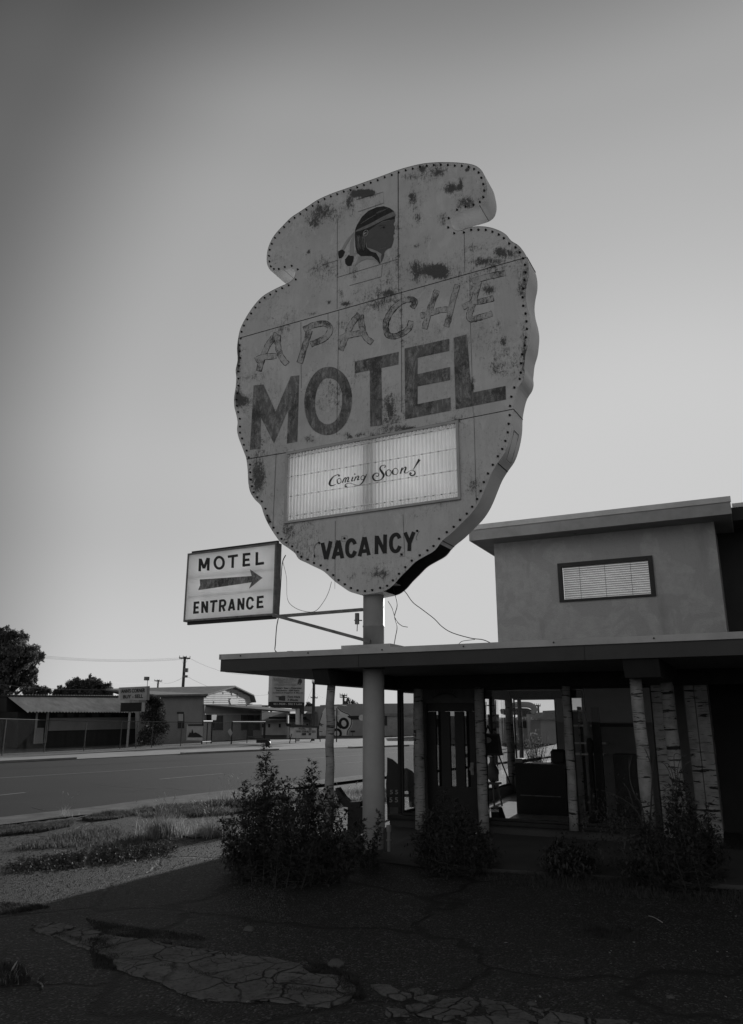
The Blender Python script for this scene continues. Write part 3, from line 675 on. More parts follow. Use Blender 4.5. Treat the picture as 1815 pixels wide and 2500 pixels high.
# edge returns (the lower right stretch is missing, one sees into the box)
k = len(UV); rt = MB()
miss0 = min(range(k), key=lambda i: math.hypot(OL[i][0] - 1085, OL[i][1] - (1160 + 844.6)))
miss1 = min(range(k), key=lambda i: math.hypot(OL[i][0] - 800, OL[i][1] - (1398 + 844.6)))
b0 = 0
for i in range(k):
    rt.v += [from_uv(*UV[i], lift=.008), from_uv(*UV[i], lift=-ST - .008)]
for i in range(k):
    j = (i + 1) % k
    if miss0 <= i < miss1: continue
    rt.f.append((2 * i, 2 * j, 2 * j + 1, 2 * i + 1))
rto = rt.build('edge_return', 'return', sign, smooth=False)
for x, y in ((1100, 1140 + 844.6), (1465, 462 + 844.6), (1535, 525), (1290, 258), (285, 590), (1385, 740 + 844.6)):
    i = min(range(k), key=lambda q: math.hypot(OL[q][0] - x, OL[q][1] - y)); a = from_uv(*UV[i], lift=.006); c_ = sum((Vector(UV[q]) for q in range(0, k, 9)), Vector((0, 0))) / len(range(0, k, 9))
    n2 = (Vector(UV[i]) - c_).normalized(); of = (F1 * n2.x + Z * n2.y) * .004
    MB().tube([a + of, a + of + F2 * (ST + .01)], .005, 5).build('return_joint', 'rust', sign)
ln_ = MB(); idx_ = list(range(miss0 - 6, miss1 + 3)); ln_.sheet([from_uv(UV[q][0], UV[q][1], -ST + .02) for q in idx_] + [from_uv(-.2, UV[miss1][1] + .6, -ST + .02)]); ln_.build('inner_shade_sheet', 'black', sign)  # black sheet added as the shade inside the open sign box
# inner ribs seen through the missing return
for u in (-.9, -.3, .45, .9): MB().box(from_uv(u, min(p[1] for p in UV) + .45 + abs(u) * .5, -.05), F1 * .05, F2 * .32, Z * .05).build('inner_rib', 'rust', sign)
# seams between sheets
sm = MB()
for q in ([(48, 942), (1530, 525)], [(870, 85), (873, 700)], [(90, 1564.6), (300, 1530), (1185, 1362), (1465, 1306.6)], [(888, 700), (890, 1324)]): S1.stroke(sm, q, 3.0 if abs(q[0][0] - q[1][0]) > 50 else 1.8)
for q in ([(558, 325), (557, 790)], [(566, 800), (555, 1440)], [(1212, 400), (1215, 600)], [(243, 1534), (225, 1934)], [(548, 1884), (546, 2234)], [(897, 1850), (905, 2044)], [(1262, 1324), (1275, 1794)], [(1240, 620), (1245, 890), (1258, 1324)], [(510, 812), (510, 850)], [(370, 860), (372, 1200)], [(478, 510), (478, 565), (558, 540)], [(558, 628), (873, 533)], [(558, 628), (558, 540)], [(790, 562), (785, 625), (622, 670)], [(655, 228), (795, 188), (798, 245), (665, 290)], [(873, 85), (873, 533)]): S1.stroke(sm, q, 1.6)
sm.build('sheet_seam', 'rust', sign)
# bulb sockets round the rim
pts = [Vector(p) for p in UV]; per = [0]
for i in range(k): per.append(per[-1] + (pts[(i + 1) % k] - pts[i]).length)
tot = per[-1]; ns = 168; inset = .052; area = sum(pts[i].x * pts[(i + 1) % k].y - pts[(i + 1) % k].x * pts[i].y for i in range(k)); sgn = 1 if area > 0 else -1
sk = []
ii = 0
for q in range(ns):
    L = tot * q / ns
    while per[ii + 1] < L: ii += 1
    f = (L - per[ii]) / (per[ii + 1] - per[ii]); a, b = pts[ii], pts[(ii + 1) % k]; p = a.lerp(b, f); d = (b - a).normalized()
    sk.append(p + Vector((-d.y, d.x)) * sgn * (inset + random.uniform(-.006, .006)))
def socket_mesh(mb, p): c = from_uv(p.x, p.y, .001); mb.tube([c, c - F2 * .010, c - F2 * .024], [.018, .014, .012], 8)
sk.sort(key=lambda p: p.y)
for p in sk[:100]:
    mb = MB(); socket_mesh(mb, p); mb.build('bulb_socket', 'rust', sign)
mb = MB()
for p in sk[100:]: socket_mesh(mb, p)
tag(mb.build('bulb_sockets', 'rust', sign), kind='stuff')
# sockets in the face near VACANCY
for x, y in ((465, 1152), (595, 1128), (970, 1090), (890, 1212)):
    mb = MB(); p = to_uv(S1.p(x, y + 844.6)); socket_mesh(mb, Vector(p)); mb.build('wire_hole', 'rust', sign)
mb = MB()
PVc = PX(740, 1270, 320 / 1647, FO, F2)
for q in ([(490, 205), (558, 195), (556, 262), (490, 268)], [(1225, 415), (1280, 408), (1280, 455), (1225, 462)]): PVc.stroke(mb, q, 3, closed=True)
PVc.stroke(mb, [(190, 283), (155, 320), (140, 380), (150, 435)], 5, 4); PVc.poly(mb, [(135, 435), (152, 432), (158, 468), (142, 470)])
PVc.stroke(mb, [(1465, 140), (1435, 190), (1425, 235), (1440, 252)], 4, 4)
mb.build('loose_wire', 'rust', sign)
# MOTEL
ML = {'M': [(107,672),(127,340),(178,335),(240,475),(318,293),(362,288),(352,630),(298,640),(305,465),(232,640),(165,508),(162,665)],
      'T': [(648,217),(875,167),(873,232),(785,250),(790,545),(728,552),(725,262),(648,278)],
      'E': [(905,150),(1135,100),(1135,162),(972,197),(972,282),(1140,245),(1140,312),(972,345),(972,437),(1142,402),(1142,470),(908,515)],
      'L': [(1157,95),(1226,77),(1250,378),(1425,343),(1428,412),(1168,463)]}
S2 = PX(560, 780, 1 / 2.1115, FO, F2)
for ch in 'MOTEL':
    mb = MB()
    if ch == 'O':
        o_ = [(388, 440), (395, 370), (425, 300), (470, 255), (530, 245), (585, 275), (620, 330), (634, 400), (625, 480), (595, 545), (545, 587), (490, 595), (435, 570), (400, 510)]
        i_ = [(443, 430), (450, 375), (470, 330), (495, 305), (530, 305), (560, 325), (578, 365), (583, 410), (578, 460), (560, 505), (535, 532), (500, 540), (467, 520), (448, 480)]
        A, I = smoothcurve(o_, 4, True), smoothcurve(i_, 4, True); L = S2.off(); n_ = len(A)
        vs = [S2.p(x, y, L) for x, y in A] + [S2.p(x, y, L) for x, y in I]
        mb.add(vs, [(i, (i + 1) % n_, n_ + (i + 1) % n_, n_ + i) for i in range(n_)])
    else: S2.poly(mb, ML[ch])
    mb.build('painted_letter', 'letter', sign)
# APACHE: scraped script with the outline still showing
PA1 = PX(600, 640, 360 / 1647, FO, F2); PA2 = PX(920, 640, 360 / 1647, FO, F2)
AP = [(PA1, [[(352,800),(270,900),(205,1030),(148,1215)], [(362,815),(362,930),(395,1050),(465,1140)], [(112,1095),(200,1062),(345,1050)]]),
      (PA1, [[(715,760),(670,920),(607,1125)], [(655,755),(760,705),(880,685),(945,735),(925,810),(850,870),(730,920)]]),
      (PA1, [[(1270,580),(1180,700),(1115,850),(1065,985)], [(1285,590),(1300,700),(1335,830),(1415,900)], [(1040,860),(1150,820),(1300,790)]]),
      (PA2, [[(395,510),(430,445),(380,415),(280,445),(170,545),(105,680),(120,800),(185,830),(280,800),(360,740),(385,660)]]),
      (PA2, [[(675,318),(625,450),(575,600),(535,745)], [(905,255),(855,420),(810,620),(775,720)], [(495,600),(620,565),(720,535),(815,530)]]),
      (PA2, [[(1145,215),(1095,400),(1055,530),(1035,600),(1060,640),(1180,612),(1290,575)], [(1070,215),(1200,175),(1440,122)], [(965,505),(1060,460),(1180,435),(1305,405)]])]
def offs(pts, d):
    out = []
    for i in range(len(pts)):
        a, b = pts[max(i - 1, 0)], pts[min(i + 1, len(pts) - 1)]; dx, dy = b[0] - a[0], b[1] - a[1]; l = math.hypot(dx, dy) or 1
        out.append((pts[i][0] - dy / l * d + random.uniform(-2, 2), pts[i][1] + dx / l * d + random.uniform(-2, 2)))
    return out
for pl, strokes in AP:
    fill = MB(); edge = MB()
    for q in strokes:
        c_ = smoothcurve(q, 5); pl.stroke(fill, c_, 58)
    for q in strokes:
        c_ = smoothcurve(q, 5); pl.c = 11; L = offs(c_, 29); Rr = offs(c_, -29)
        wv_ = [random.choice((4, 6, 9, 14)) for _ in L]
        pl.stroke(edge, L, wv_); pl.stroke(edge, Rr, wv_[::-1]); pl.stroke(edge, [L[-1], Rr[-1]], 5); pl.stroke(edge, [L[0], Rr[0]], 4)
    fo_ = fill.build('scraped_letter', 'ghost', sign); edge.build('outline', 'rust', fo_)
# VACANCY
VA = [[[(247,285),(292,490)],[(352,265),(298,490)]], [[(385,488),(446,255)],[(450,255),(498,478)],[(405,425),(480,418)]],
      [[(658,300),(632,254),(592,256),(562,305),(560,400),(590,448),(632,442),(660,388)]], [[(713,455),(772,213)],[(778,212),(830,440)],[(725,392),(820,384)]],
      [[(928,195),(925,427)],[(932,205),(1030,412)],[(1035,180),(1032,418)]], [[(1217,228),(1190,182),(1145,190),(1112,242),(1112,335),(1145,388),(1192,380),(1220,325)]],
      [[(1285,155),(1342,290)],[(1395,148),(1342,290)],[(1342,280),(1338,388)]]]
for L_ in VA:
    mb = MB()
    for q in L_: PVc.stroke(mb, q, 47, 5 if len(q) > 3 else 0)
    mb.build('vacancy_letter', 'ink', sign)
# painted head in profile
P3 = PX(780, 460, 220 / 1647, FO, F2)
por = MB(); P3.poly(por, [(880,790),(930,750),(1020,690),(1160,610),(1385,560),(1387,600),(1365,640),(1362,665),(1380,690),(1385,730),(1370,790),(1385,830),(1360,850),(1355,880),(1365,930),(1350,1000),(1320,1080),(1250,1110),(1215,1140),(1190,1180),(1190,1230),(1150,1330),(1120,1370),(1140,1200),(1060,1150),(960,1110),(870,1080),(860,1000),(800,950),(800,860)])
po = por.build('painted_head', 'skinpaint', sign)
mb = MB(); P3.poly(mb, [(655,760),(690,670),(780,520),(900,410),(1050,345),(1180,325),(1290,360),(1370,420),(1390,480),(1385,560),(1160,612),(1020,692),(930,752),(880,790),(800,820),(808,900),(850,1000),(862,1080),(940,1150),(1040,1180),(1095,1270),(1118,1375),(1090,1380),(1000,1260),(880,1235),(760,1240),(690,1180),(660,1060),(655,900)]); mb.build('hair', 'hairpaint', po)
mb = MB(); P3.stroke(mb, [(665,785),(780,740),(960,660),(1150,560),(1382,460)], [22, 45, 55, 62, 90], 4)
for a in range(16): x = 690 + a * 9; P3.stroke(mb, [(x, 850 + 13 * (a % 4)), (x + 12 * math.sin(a), 1000), (x + 6 * math.sin(a * 3) + 4, 1090 + 12 * (a % 5))], 5)
for a in range(9): P3.stroke(mb, [(760 + a * 40, 650 - a * 28), (900 + a * 45, 560 - a * 24)], 6)
mb.build('head_band', 'bandpaint', po)
mb = MB(); P3.poly(mb, [(665,1400),(720,1245),(850,1245),(960,1240),(1060,1320),(1110,1390),(1000,1310),(880,1290),(770,1330)]); P3.poly(mb, [(862,1085),(960,1112),(1060,1152),(1140,1202),(1122,1300),(1060,1180),(940,1130)])
P3.stroke(mb, [(645,800),(520,960),(430,1125)], [12, 45, 45], 4); P3.stroke(mb, [(645,830),(600,1000),(600,1235)], [14, 60, 85], 4); P3.stroke(mb, [(555,1440),(560,1550)], 14); P3.stroke(mb, [(385,1300),(400,1380),(385,1470)], 10, 3)
P3.ellipse(mb, 850, 820, 38, 58, 10, .5)
P3.stroke(mb, [(1180,920),(1240,905),(1300,880)], 6); P3.stroke(mb, [(1100,1110),(1220,1085)], 5); P3.stroke(mb, [(1020,690),(1160,612),(1300,580)], 5)
mb.build('feather', 'paintmid', po)
mb = MB(); P3.poly(mb, [(350,1150),(420,1115),(475,1160),(440,1240),(400,1280),(360,1280),(345,1200)]); P3.poly(mb, [(470,1300),(540,1215),(635,1245),(625,1320),(585,1415),(520,1420),(480,1380)])
P3.stroke(mb, [(1090,690),(1150,675),(1225,672)], 7); P3.disc(mb, 1182, 715, 20); P3.stroke(mb, [(1120,735),(1180,700),(1215,715)], 5)
mb.build('feather_tip', 'black', po)
# reader board
fr = MB(); fw = .035
for a, b, c_, d in ((ru0, ru0 + fw, rv0, rv1), (ru1 - fw, ru1, rv0, rv1), (ru0 + fw, ru1 - fw, rv0, rv0 + fw), (ru0 + fw, ru1 - fw, rv1 - fw, rv1)):
    fr.box(from_uv(a, c_, .03), F1 * (b - a), F2 * .045, Z * (d - c_))
rbo = fr.build('reader_frame', 'trim', sign)
cor = MB(); nb = 48; n0 = 0
for i in range(nb * 4 + 1):
    u = ru0 + fw + (ru1 - ru0 - 2 * fw) * i / (nb * 4); ph = (i % 4); d = (.0, .03, .03, .0)[ph]
    cor.v += [from_uv(u, rv0 + fw, .010 - d), from_uv(u, rv1 - fw, .010 - d)]
cor.f = [(2 * i, 2 * i + 2, 2 * i + 3, 2 * i + 1) for i in range(nb * 4)]
cor.build('reader_panel', 'plastic', rbo)
bk = MB(); bk.add([from_uv(ru0, rv0, -ST + .01), from_uv(ru1, rv0, -ST + .01), from_uv(ru1, rv1, -ST + .01), from_uv(ru0, rv1, -ST + .01)], [(0, 1, 2, 3)])
bk.build('rear_panel', 'backplastic', rbo)
rr = MB(); hh = rv1 - rv0
for fz in (.085, .36, .635, .91):
    zr = rv0 + hh * fz; rr.add([from_uv(ru0 + fw, zr, .0125), from_uv(ru1 - fw, zr, .0125), from_uv(ru1 - fw, zr + .02, .0125), from_uv(ru0 + fw, zr + .02, .0125)], [(0, 1, 2, 3)])
rr.build('letter_rail', 'railclear', rbo)
rr = MB()
for fz in (.085, .36, .635, .91):
    zr = rv0 + hh * fz; q = ru0 + .1
    while q < ru1 - .08: rr.box(from_uv(q, zr + .004, .0145), F1 * .022, F2 * .004, Z * .012); q += random.choice((.125, .125, .13, .12))
rr.build('rail_tab', 'metal', rbo)
PM = PX(780, 1100, 280 / 1647, FO, F2, lift=.014)
mb = MB(); St = lambda mb_, q_, w_, sm_=0: PM.stroke(mb_, q_, [x_ * 1.25 + 2 for x_ in w_] if isinstance(w_, list) else w_ * 1.2 + 2, sm_)
St(mb, [(283,340),(268,350),(215,375),(170,430),(155,485),(185,508),(245,488)], [5, 6, 10, 20, 22, 12, 4], 5); PM.disc(mb, 290, 362, 15)
PM.ellipse(mb, 292, 442, 28, 38, 10, .3); St(mb, [(262,420),(275,475),(300,475)], [8, 12, 6], 3)
St(mb, [(335,468),(370,400)], 12); St(mb, [(345,430),(378,395),(392,405),(376,463)], [5, 8, 12, 12], 4); St(mb, [(385,430),(415,390),(432,398),(412,450),(445,440)], [5, 8, 12, 12, 5], 4)
St(mb, [(492,383),(472,440),(498,435)], [13, 12, 5], 3); PM.disc(mb, 518, 343, 10)
St(mb, [(510,440),(535,378)], 12); St(mb, [(518,415),(558,372),(575,380),(556,425),(585,415)], [5, 8, 12, 12, 5], 4)
PM.ellipse(mb, 630, 392, 22, 34, 9, .5); St(mb, [(688,342),(660,400),(628,460),(575,502),(505,490),(440,470),(388,488),(378,520),(398,522)], [6, 15, 13, 7, 5, 5, 7, 12, 9], 5); PM.disc(mb, 398, 515, 9)
St(mb, [(938,245),(958,235),(950,215),(905,222),(878,262),(905,310),(932,360),(900,415),(845,437),(795,425),(775,380),(800,340),(842,328),(862,350),(845,375),(825,368)], [12, 8, 6, 8, 16, 24, 22, 10, 10, 16, 20, 12, 7, 8, 9, 9], 5)
PM.ellipse(mb, 1003, 325, 36, 46, 10, .2); St(mb, [(968,300),(965,345),(985,370)], [14, 20, 8], 4); PM.ellipse(mb, 1100, 305, 38, 46, 10, .2); St(mb, [(1066,280),(1060,325),(1080,350)], [14, 20, 8], 4); St(mb, [(1010,280),(1030,290),(1020,300)], 6, 3)
St(mb, [(1172,338),(1195,262),(1205,255)], [16, 15, 6], 3); St(mb, [(1182,305),(1230,248),(1252,255),(1232,318),(1265,325),(1315,293),(1355,290),(1383,318),(1372,352),(1338,365),(1310,348),(1315,325),(1335,338)], [5, 8, 15, 14, 5, 4, 5, 14, 16, 14, 14, 14, 8], 5)
St(mb, [(1447,132),(1405,200),(1355,280)], [28, 16, 4], 3)
mb.build('script_lettering', 'ink', rbo)
# service hatch on the return and column
mb = MB(); pr = .150
mb.lathe(PC, [(pr, 0), (pr, .02), (pr, 2.365)], 28); mb.lathe(PC, [(pr, 2.62), (pr, 2.95), (pr + .006, 2.955), (pr + .006, 2.975), (pr, 2.98), (pr, 3.55)], 28)
mb.lathe(PC, [(.10, 3.551), (.10, 9.6)], 16)
pol = mb.build('column', 'pillar', sign, smooth=False)
for p in pol.data.polygons: p.use_smooth = len(p.vertices) == 4
mb = MB(); q0 = FO + F1 * -.34 + Z * 2.615; mb.box(PC + E1 * -.36 - E2 * .3 + Z * 2.624, E1 * .76, E2 * .6, Z * .06); mb.build('roof_curb', 'trim', sign)
mb = MB(); mb.box(PC + F1 * -.22 - F2 * .2 + Z * 3.552, F1 * .56, F2 * .4, Z * .012); mb.build('cap_plate', 'trim', sign)
mb = MB(); mb.tube([PC - F1 * .145 - F2 * .08 + Z * (3.05), PC - F1 * .27 - F2 * .08 + Z * 3.06], .008, 6).box(PC - F1 * .25 - F2 * .1 + Z * 3.0, F1 * .05, F2 * .04, Z * .16).tube([PC - F1 * .22 - F2 * .08 + Z * 3.0, PC - F1 * .225 - F2 * .08 + Z * 2.9], .006, 6)
mb.build('junction_box', 'metal', sign)
mb = MB(); hp = from_uv(UV[0][0], 0)
mb.build  # (hatch below)
i = min(range(k), key=lambda q: math.hypot(OL[q][0] - 1458, OL[q][1] - (560 + 844.6))); a = Vector(UV[i]); b_ = Vector(UV[(i + 6) % k]); d = (b_ - a).normalized(); nn = Vector((-d.y, d.x)) * -sgn
hm = MB(); c0 = from_uv(a.x + nn.x * .006, a.y + nn.y * .006, -.08); dv = F1 * d.x + Z * d.y; nv = F1 * nn.x + Z * nn.y
for aa, bb_, L1, L2 in ((c0, F2, .2, .008), (c0 + dv * .42, F2, .2, .008)): hm.box(aa, F2 * L1, dv * L2, nv * .004)
for aa in (c0, c0 + F2 * .2): hm.box(aa, F2 * .006, dv * .42, nv * .0035)
hm.build('hatch', 'metal', sign)

# ================================================================== ENTRANCE SIGN
EO = PC - F2 * .07; E6 = PX(440, 1320, 280 / 1647, EO, F2, lift=.002)
def evu(x, y): p = E6.p(x, y) - EO; return p.dot(F1), p.z
q = [evu(110, 178), evu(1395, 30), evu(1345, 1065), evu(45, 1170)]
eu0, eu1 = (q[0][0] + q[3][0]) / 2, (q[1][0] + q[2][0]) / 2; ev1, ev0 = (q[0][1] + q[1][1]) / 2, (q[2][1] + q[3][1]) / 2
def ep(u, v, d=0): return EO + F1 * u + Z * v + F2 * d
ent = thing('entrance_sign', 'lit plastic box sign reading motel entrance with a bold arrow, hung beside the column', 'sign', ep(eu1, ev0, .07))
mb = MB(); fw = .03
for a, b, c_, d in ((eu0, eu0 + fw, ev0, ev1), (eu1 - fw, eu1, ev0, ev1), (eu0 + fw, eu1 - fw, ev0, ev0 + fw), (eu0 + fw, eu1 - fw, ev1 - fw, ev1)): mb.box(ep(a, c_), F1 * (b - a), F2 * .14, Z * (d - c_))
efr = mb.build('frame', 'metal', ent)
mb = MB(); mb.box(ep(eu0 + .06, ev1 + .001, .03), F1 * (eu1 - eu0 - .06), F2 * .04, Z * .035); mb.build('rail', 'black', ent); mb = MB(); mb.box(ep(eu0 + .06, ev0 - .051, .03), F1 * (eu1 - eu0 - .06), F2 * .04, Z * .05); mb.build('rail', 'black', ent)
mb = MB(); mb.box(ep(eu0 + fw, ev0 + fw, .006), F1 * (eu1 - eu0 - 2 * fw), F2 * .003, Z * (ev1 - ev0 - 2 * fw)); pn = mb.build('face_panel', 'signplastic', ent)
mb = MB(); mb.box(ep(eu0 + fw, ev0 + fw, .132), F1 * (eu1 - eu0 - 2 * fw), F2 * .003, Z * (ev1 - ev0 - 2 * fw)); mb.build('rear_panel', 'rearclear', ent)
mb = MB()
for v_ in (ev0 + (ev1 - ev0) * .36, ev0 + (ev1 - ev0) * .64): mb.tube([ep(eu0 + .05, v_, .07), ep(eu1 - .05, v_, .07)], .019, 8)
mb.build('tube_lamp', 'white', ent)
E6.o = EO + F2 * .006
LT = [([[(284,440),(291,258)],[(295,265),(345,398)],[(345,398),(402,250)],[(412,248),(405,430)]], 38), ('O', 36), ([[(688,232),(834,212)],[(762,220),(757,392)]], 36),
      ([[(922,190),(918,375)],[(905,202),(1014,190)],[(905,282),(1000,272)],[(900,358),(1010,345)]], 36), ([[(1105,165),(1103,353)],[(1085,338),(1208,322)]], 38),
      ([[(215,880),(207,1050)],[(198,895),(280,887)],[(195,965),(268,958)],[(190,1035),(272,1028)]], 33), ([[(325,872),(322,1040)],[(328,878),(388,1030)],[(392,868),(388,1035)]], 33),
      ([[(435,878),(542,866)],[(488,872),(475,1028)]], 34), ([[(582,850),(575,1022)],[(575,865),(630,858),(650,890),(635,932),(580,942)],[(612,940),(640,1012)]], 33),
      ([[(702,1008),(748,838)],[(750,838),(778,1000)],[(715,965),(775,957)]], 33), ([[(845,830),(840,1000)],[(848,838),(905,985)],[(915,822),(908,992)]], 33),
      ([[(1052,868),(1030,825),(992,828),(972,870),(968,935),(988,970),(1020,972),(1050,935)]], 33), ([[(1125,798),(1118,972)],[(1108,815),(1205,805)],[(1108,885),(1190,878)],[(1102,958),(1200,948)]], 34)]
for st_, wd_ in LT:
    mb = MB()
    if st_ == 'O': E6.ellipse(mb, 565, 318, 64, 82, wd_)
    else:
        for q in st_: E6.stroke(mb, q, wd_, 5 if len(q) > 4 else 0)
    mb.build('letter', 'ink', pn)
mb = MB(); E6.poly(mb, [(285,558),(1030,508),(1005,412),(1185,535),(990,692),(1028,598),(262,712),(290,640)]); mb.build('arrow', 'letter', pn)
def onF(x, y, d=0): return onplane(x, y, PC + F2 * d, F2)
mb = MB(); a = ep(eu1 - .02, ev0 - .02, .02)
def bar(mb, a, b, w_, h_):
    d = (b - a).normalized(); sdv = d.cross(Z).normalized() * w_; mb.hexa([a - sdv / 2, a + sdv / 2, a + sdv / 2 + Z * h_, a - sdv / 2 + Z * h_], [b - sdv / 2, b + sdv / 2, b + sdv / 2 + Z * h_, b - sdv / 2 + Z * h_])
bar(mb, ep(eu1 - .02, ev0 - .03, .1), onF(886, 1492, .05), .04, .045); mb.build('arm', 'metal', ent)
mb = MB(); bar(mb, ep(eu1 - .02, ev0 - .02, .0), onF(905, 1567, -.16) + Z * -.02, .04, .045); mb.build('arm', 'metal', ent)

# ================================================================== LOOSE WIRES
def wirething(name, label, pts, d=0.0, r=.006, cat='wire', k_=5, mat='wire'):
    q = smoothcurve(pts, k_); mb = MB(); mb.tube([onF(x, y, d) for x, y in q], r, 5)
    return tag(mb.build(name, mat, None, smooth=True), label, cat)
wirething('conduit', 'dark conduit drooping past the right edge of the entrance sign to the canopy roof', [(698,1355),(690,1375),(686,1430),(681,1500),(676,1530),(673,1570),(672,1587),(678,1594)], .12, .009, 'conduit')
wirething('hanging_wire', 'thin slack wire looping between the entrance sign and the arrowhead', [(691,1372),(700,1410),(702,1460),(715,1480),(742,1492),(770,1492),(790,1470),(803,1445),(810,1420)], .1, .004)
wirething('hanging_wire', 'tangled cable hanging straight down from the sign bottom to the roof', [(958,1430),(968,1462),(970,1480),(964,1505),(970,1530),(966,1555),(962,1578)], .15, .006)
wirething('hanging_wire', 'short curled wire dangling to the right below the column cap', [(948,1468),(958,1485),(965,1508),(972,1520),(982,1528),(990,1530),(996,1531)], .12, .005)
wirething('hanging_wire', 'long cable falling from the sign bottom to the roof edge on the right', [(950,1428),(975,1435),(990,1445),(1008,1470),(1030,1487),(1060,1510),(1080,1530),(1105,1545),(1150,1558),(1180,1562),(1203,1572)], .35, .006)
wirething('hanging_wire', 'faint wire arching up from the canopy roof right of the column', [(1118,1575),(1128,1566),(1145,1563),(1160,1561)], .35, .004)
tb = MB(); p0 = onplane(697, 1590, OB + E2 * .5, E2); tb.box(Vector((p0.x, p0.y, ZT)), E1 * .12, E2 * .1, Z * .04).box(Vector((p0.x, p0.y, ZT + .0402)) + E1 * .03, E1 * .09, E2 * .08, Z * .03)
tag(tb.build('brick_stack', 'metal'), 'small dark lump of brick lying on the canopy roof edge', 'brick')

# ================================================================== GROUND
def S(o): return tag(o, kind='structure')
RD = AZ(35.4); RN = Vector((-RD.y, RD.x, 0))               # along the street / towards the far side
mb = MB(); mb.add([(-900, -300, -.06), (1200, -300, -.06), (1200, 1500, -.06), (-900, 1500, -.06)], [(0, 1, 2, 3)]); S(mb.build('ground', 'dirt'))
def line(p, q, a, b): d = (q - p).normalized(); return p + d * a, p + d * b
near = [G(0, 1997), G(233, 1971), G(379, 1951), G(568, 1929), G(882, 1893)]
def extend(pl, a, b): return [pl[0] - (pl[1] - pl[0]).normalized() * a] + pl + [pl[-1] + (pl[-1] - pl[-2]).normalized() * b]
near = extend(near, 40, 120); far = extend([G(0, 1862.5), G(250, 1850), G(500, 1837), G(860, 1824)], 60, 300)
def strip(name, a, b, z, mat):
    mb = MB(); n_ = 400; A, Bq = [], []
    def samp(pl, f):
        L = [0]
        for i in range(len(pl) - 1): L.append(L[-1] + (pl[i + 1] - pl[i]).length)
        t = f * L[-1]; i = 0
        while i < len(pl) - 2 and L[i + 1] < t: i += 1
        return pl[i].lerp(pl[i + 1], (t - L[i]) / (L[i + 1] - L[i]))
    vs = []
    for i in range(n_ + 1): p, q = samp(a, i / n_), samp(b, i / n_); vs += [(p.x, p.y, z), (q.x, q.y, z)]
    mb.add(vs, [(2 * i, 2 * i + 1, 2 * i + 3, 2 * i + 2) for i in range(n_)]); return S(mb.build(name, mat))
strip('road', near, far, -.02, 'road')
def gstroke(mb, pts, w, z):
    vs = []
    for i, p in enumerate(pts):
        d = (pts[min(i + 1, len(pts) - 1)] - pts[max(i - 1, 0)]).normalized(); nn = Vector((-d.y, d.x, 0)) * w / 2
        vs += [Vector((p.x, p.y, z)) + nn, Vector((p.x, p.y, z)) - nn]
    mb.add(vs, [(2 * i, 2 * i + 1, 2 * i + 3, 2 * i + 2) for i in range(len(pts) - 1)])
mb = MB(); gstroke(mb, extend([G(0, 1898), G(300, 1880), G(600, 1861), G(880, 1842.5)], 40, 100), .11, -.016); S(mb.build('road_line', 'roadpaint'))
mb = MB(); gstroke(mb, extend([G(0, 1878), G(400, 1857), G(880, 1833)], 40, 100), .07, -.016); S(mb.build('road_line', 'road'))
for a, b in (((390, 1901), (545, 1887)), ((838, 1862.5), (905, 1857.5)), ((-120, 1952), (62, 1933))):
    mb = MB(); gstroke(mb, [G(*a), G(*b)], .11, -.0155); S(mb.build('road_line', 'roadpaint'))
mb = MB()
for q in ([(80, 1968), (110, 1975), (140, 1974)], [(230, 1912), (290, 1919), (380, 1923)], [(300, 1932), (345, 1928), (400, 1922), (460, 1928)]): gstroke(mb, [G(*p) for p in smoothcurve(q, 4)], .022, -.015)
S(mb.build('road_crack', 'black'))
# far pavement, raised, with a kerb face, then the dirt verge behind the fence
def off(pl, d): return [p + RN * d for p in pl]
def kerbslab(pts_px, depth, z1, nm, mat):
    a = [G(*p) for p in pts_px]; b = [p + RN * depth for p in a]; mb = MB()
    for i in range(len(a) - 1):
        u, v, w_, x = a[i], a[i + 1], b[i + 1], b[i]; lo = lambda p: Vector((p.x, p.y, -.055)); hi = lambda p: Vector((p.x, p.y, z1 * .6)); mb.hexa([lo(u), lo(v), lo(w_), lo(x)], [hi(u), hi(v), hi(w_), hi(x)])
    return S(mb.build(nm, mat))
strip('pavement', off(far, .02), off(far, 4.2), .002, 'conlight')
kerbslab([(-300, 1880), (0, 1862), (188, 1853)], .35, .12, 'kerb', 'concrete')
kerbslab([(452, 1841), (560, 1836), (682, 1831)], .35, .12, 'kerb', 'concrete')
kerbslab([(866, 1826), (1000, 1821)], .5, .12, 'kerb', 'concrete')
strip('verge', off(far, 4.25), off(far, 45), -.01, 'dirt')
mb = MB(); mb.sheet([G(560, 1815, .004), G(650, 1806, .004), G(1500, 1790, .004), G(1500, 1812, .004), G(880, 1819, .004), G(700, 1822, .004)]); S(mb.build('driveway', 'conlight'))
# near kerb strip: worn pale concrete
inner = [p - RN * .95 for p in near]
strip('near_kerb', [p - RN * .01 for p in near], inner, .015, 'kerbcon')
mb = MB(); mb.sheet([G(*p, .02) for p in ((195, 1995), (258, 1974), (640, 1925), (640, 1945), (420, 1968), (250, 1990))]); S(mb.build('apron', 'kerbcon'))
mb = MB(); mb.sheet([G(*p, .022) for p in ((425, 2018), (500, 2012), (560, 2010), (560, 2035), (470, 2045), (430, 2035))]); S(mb.build('concrete_patch', 'kerbcon'))
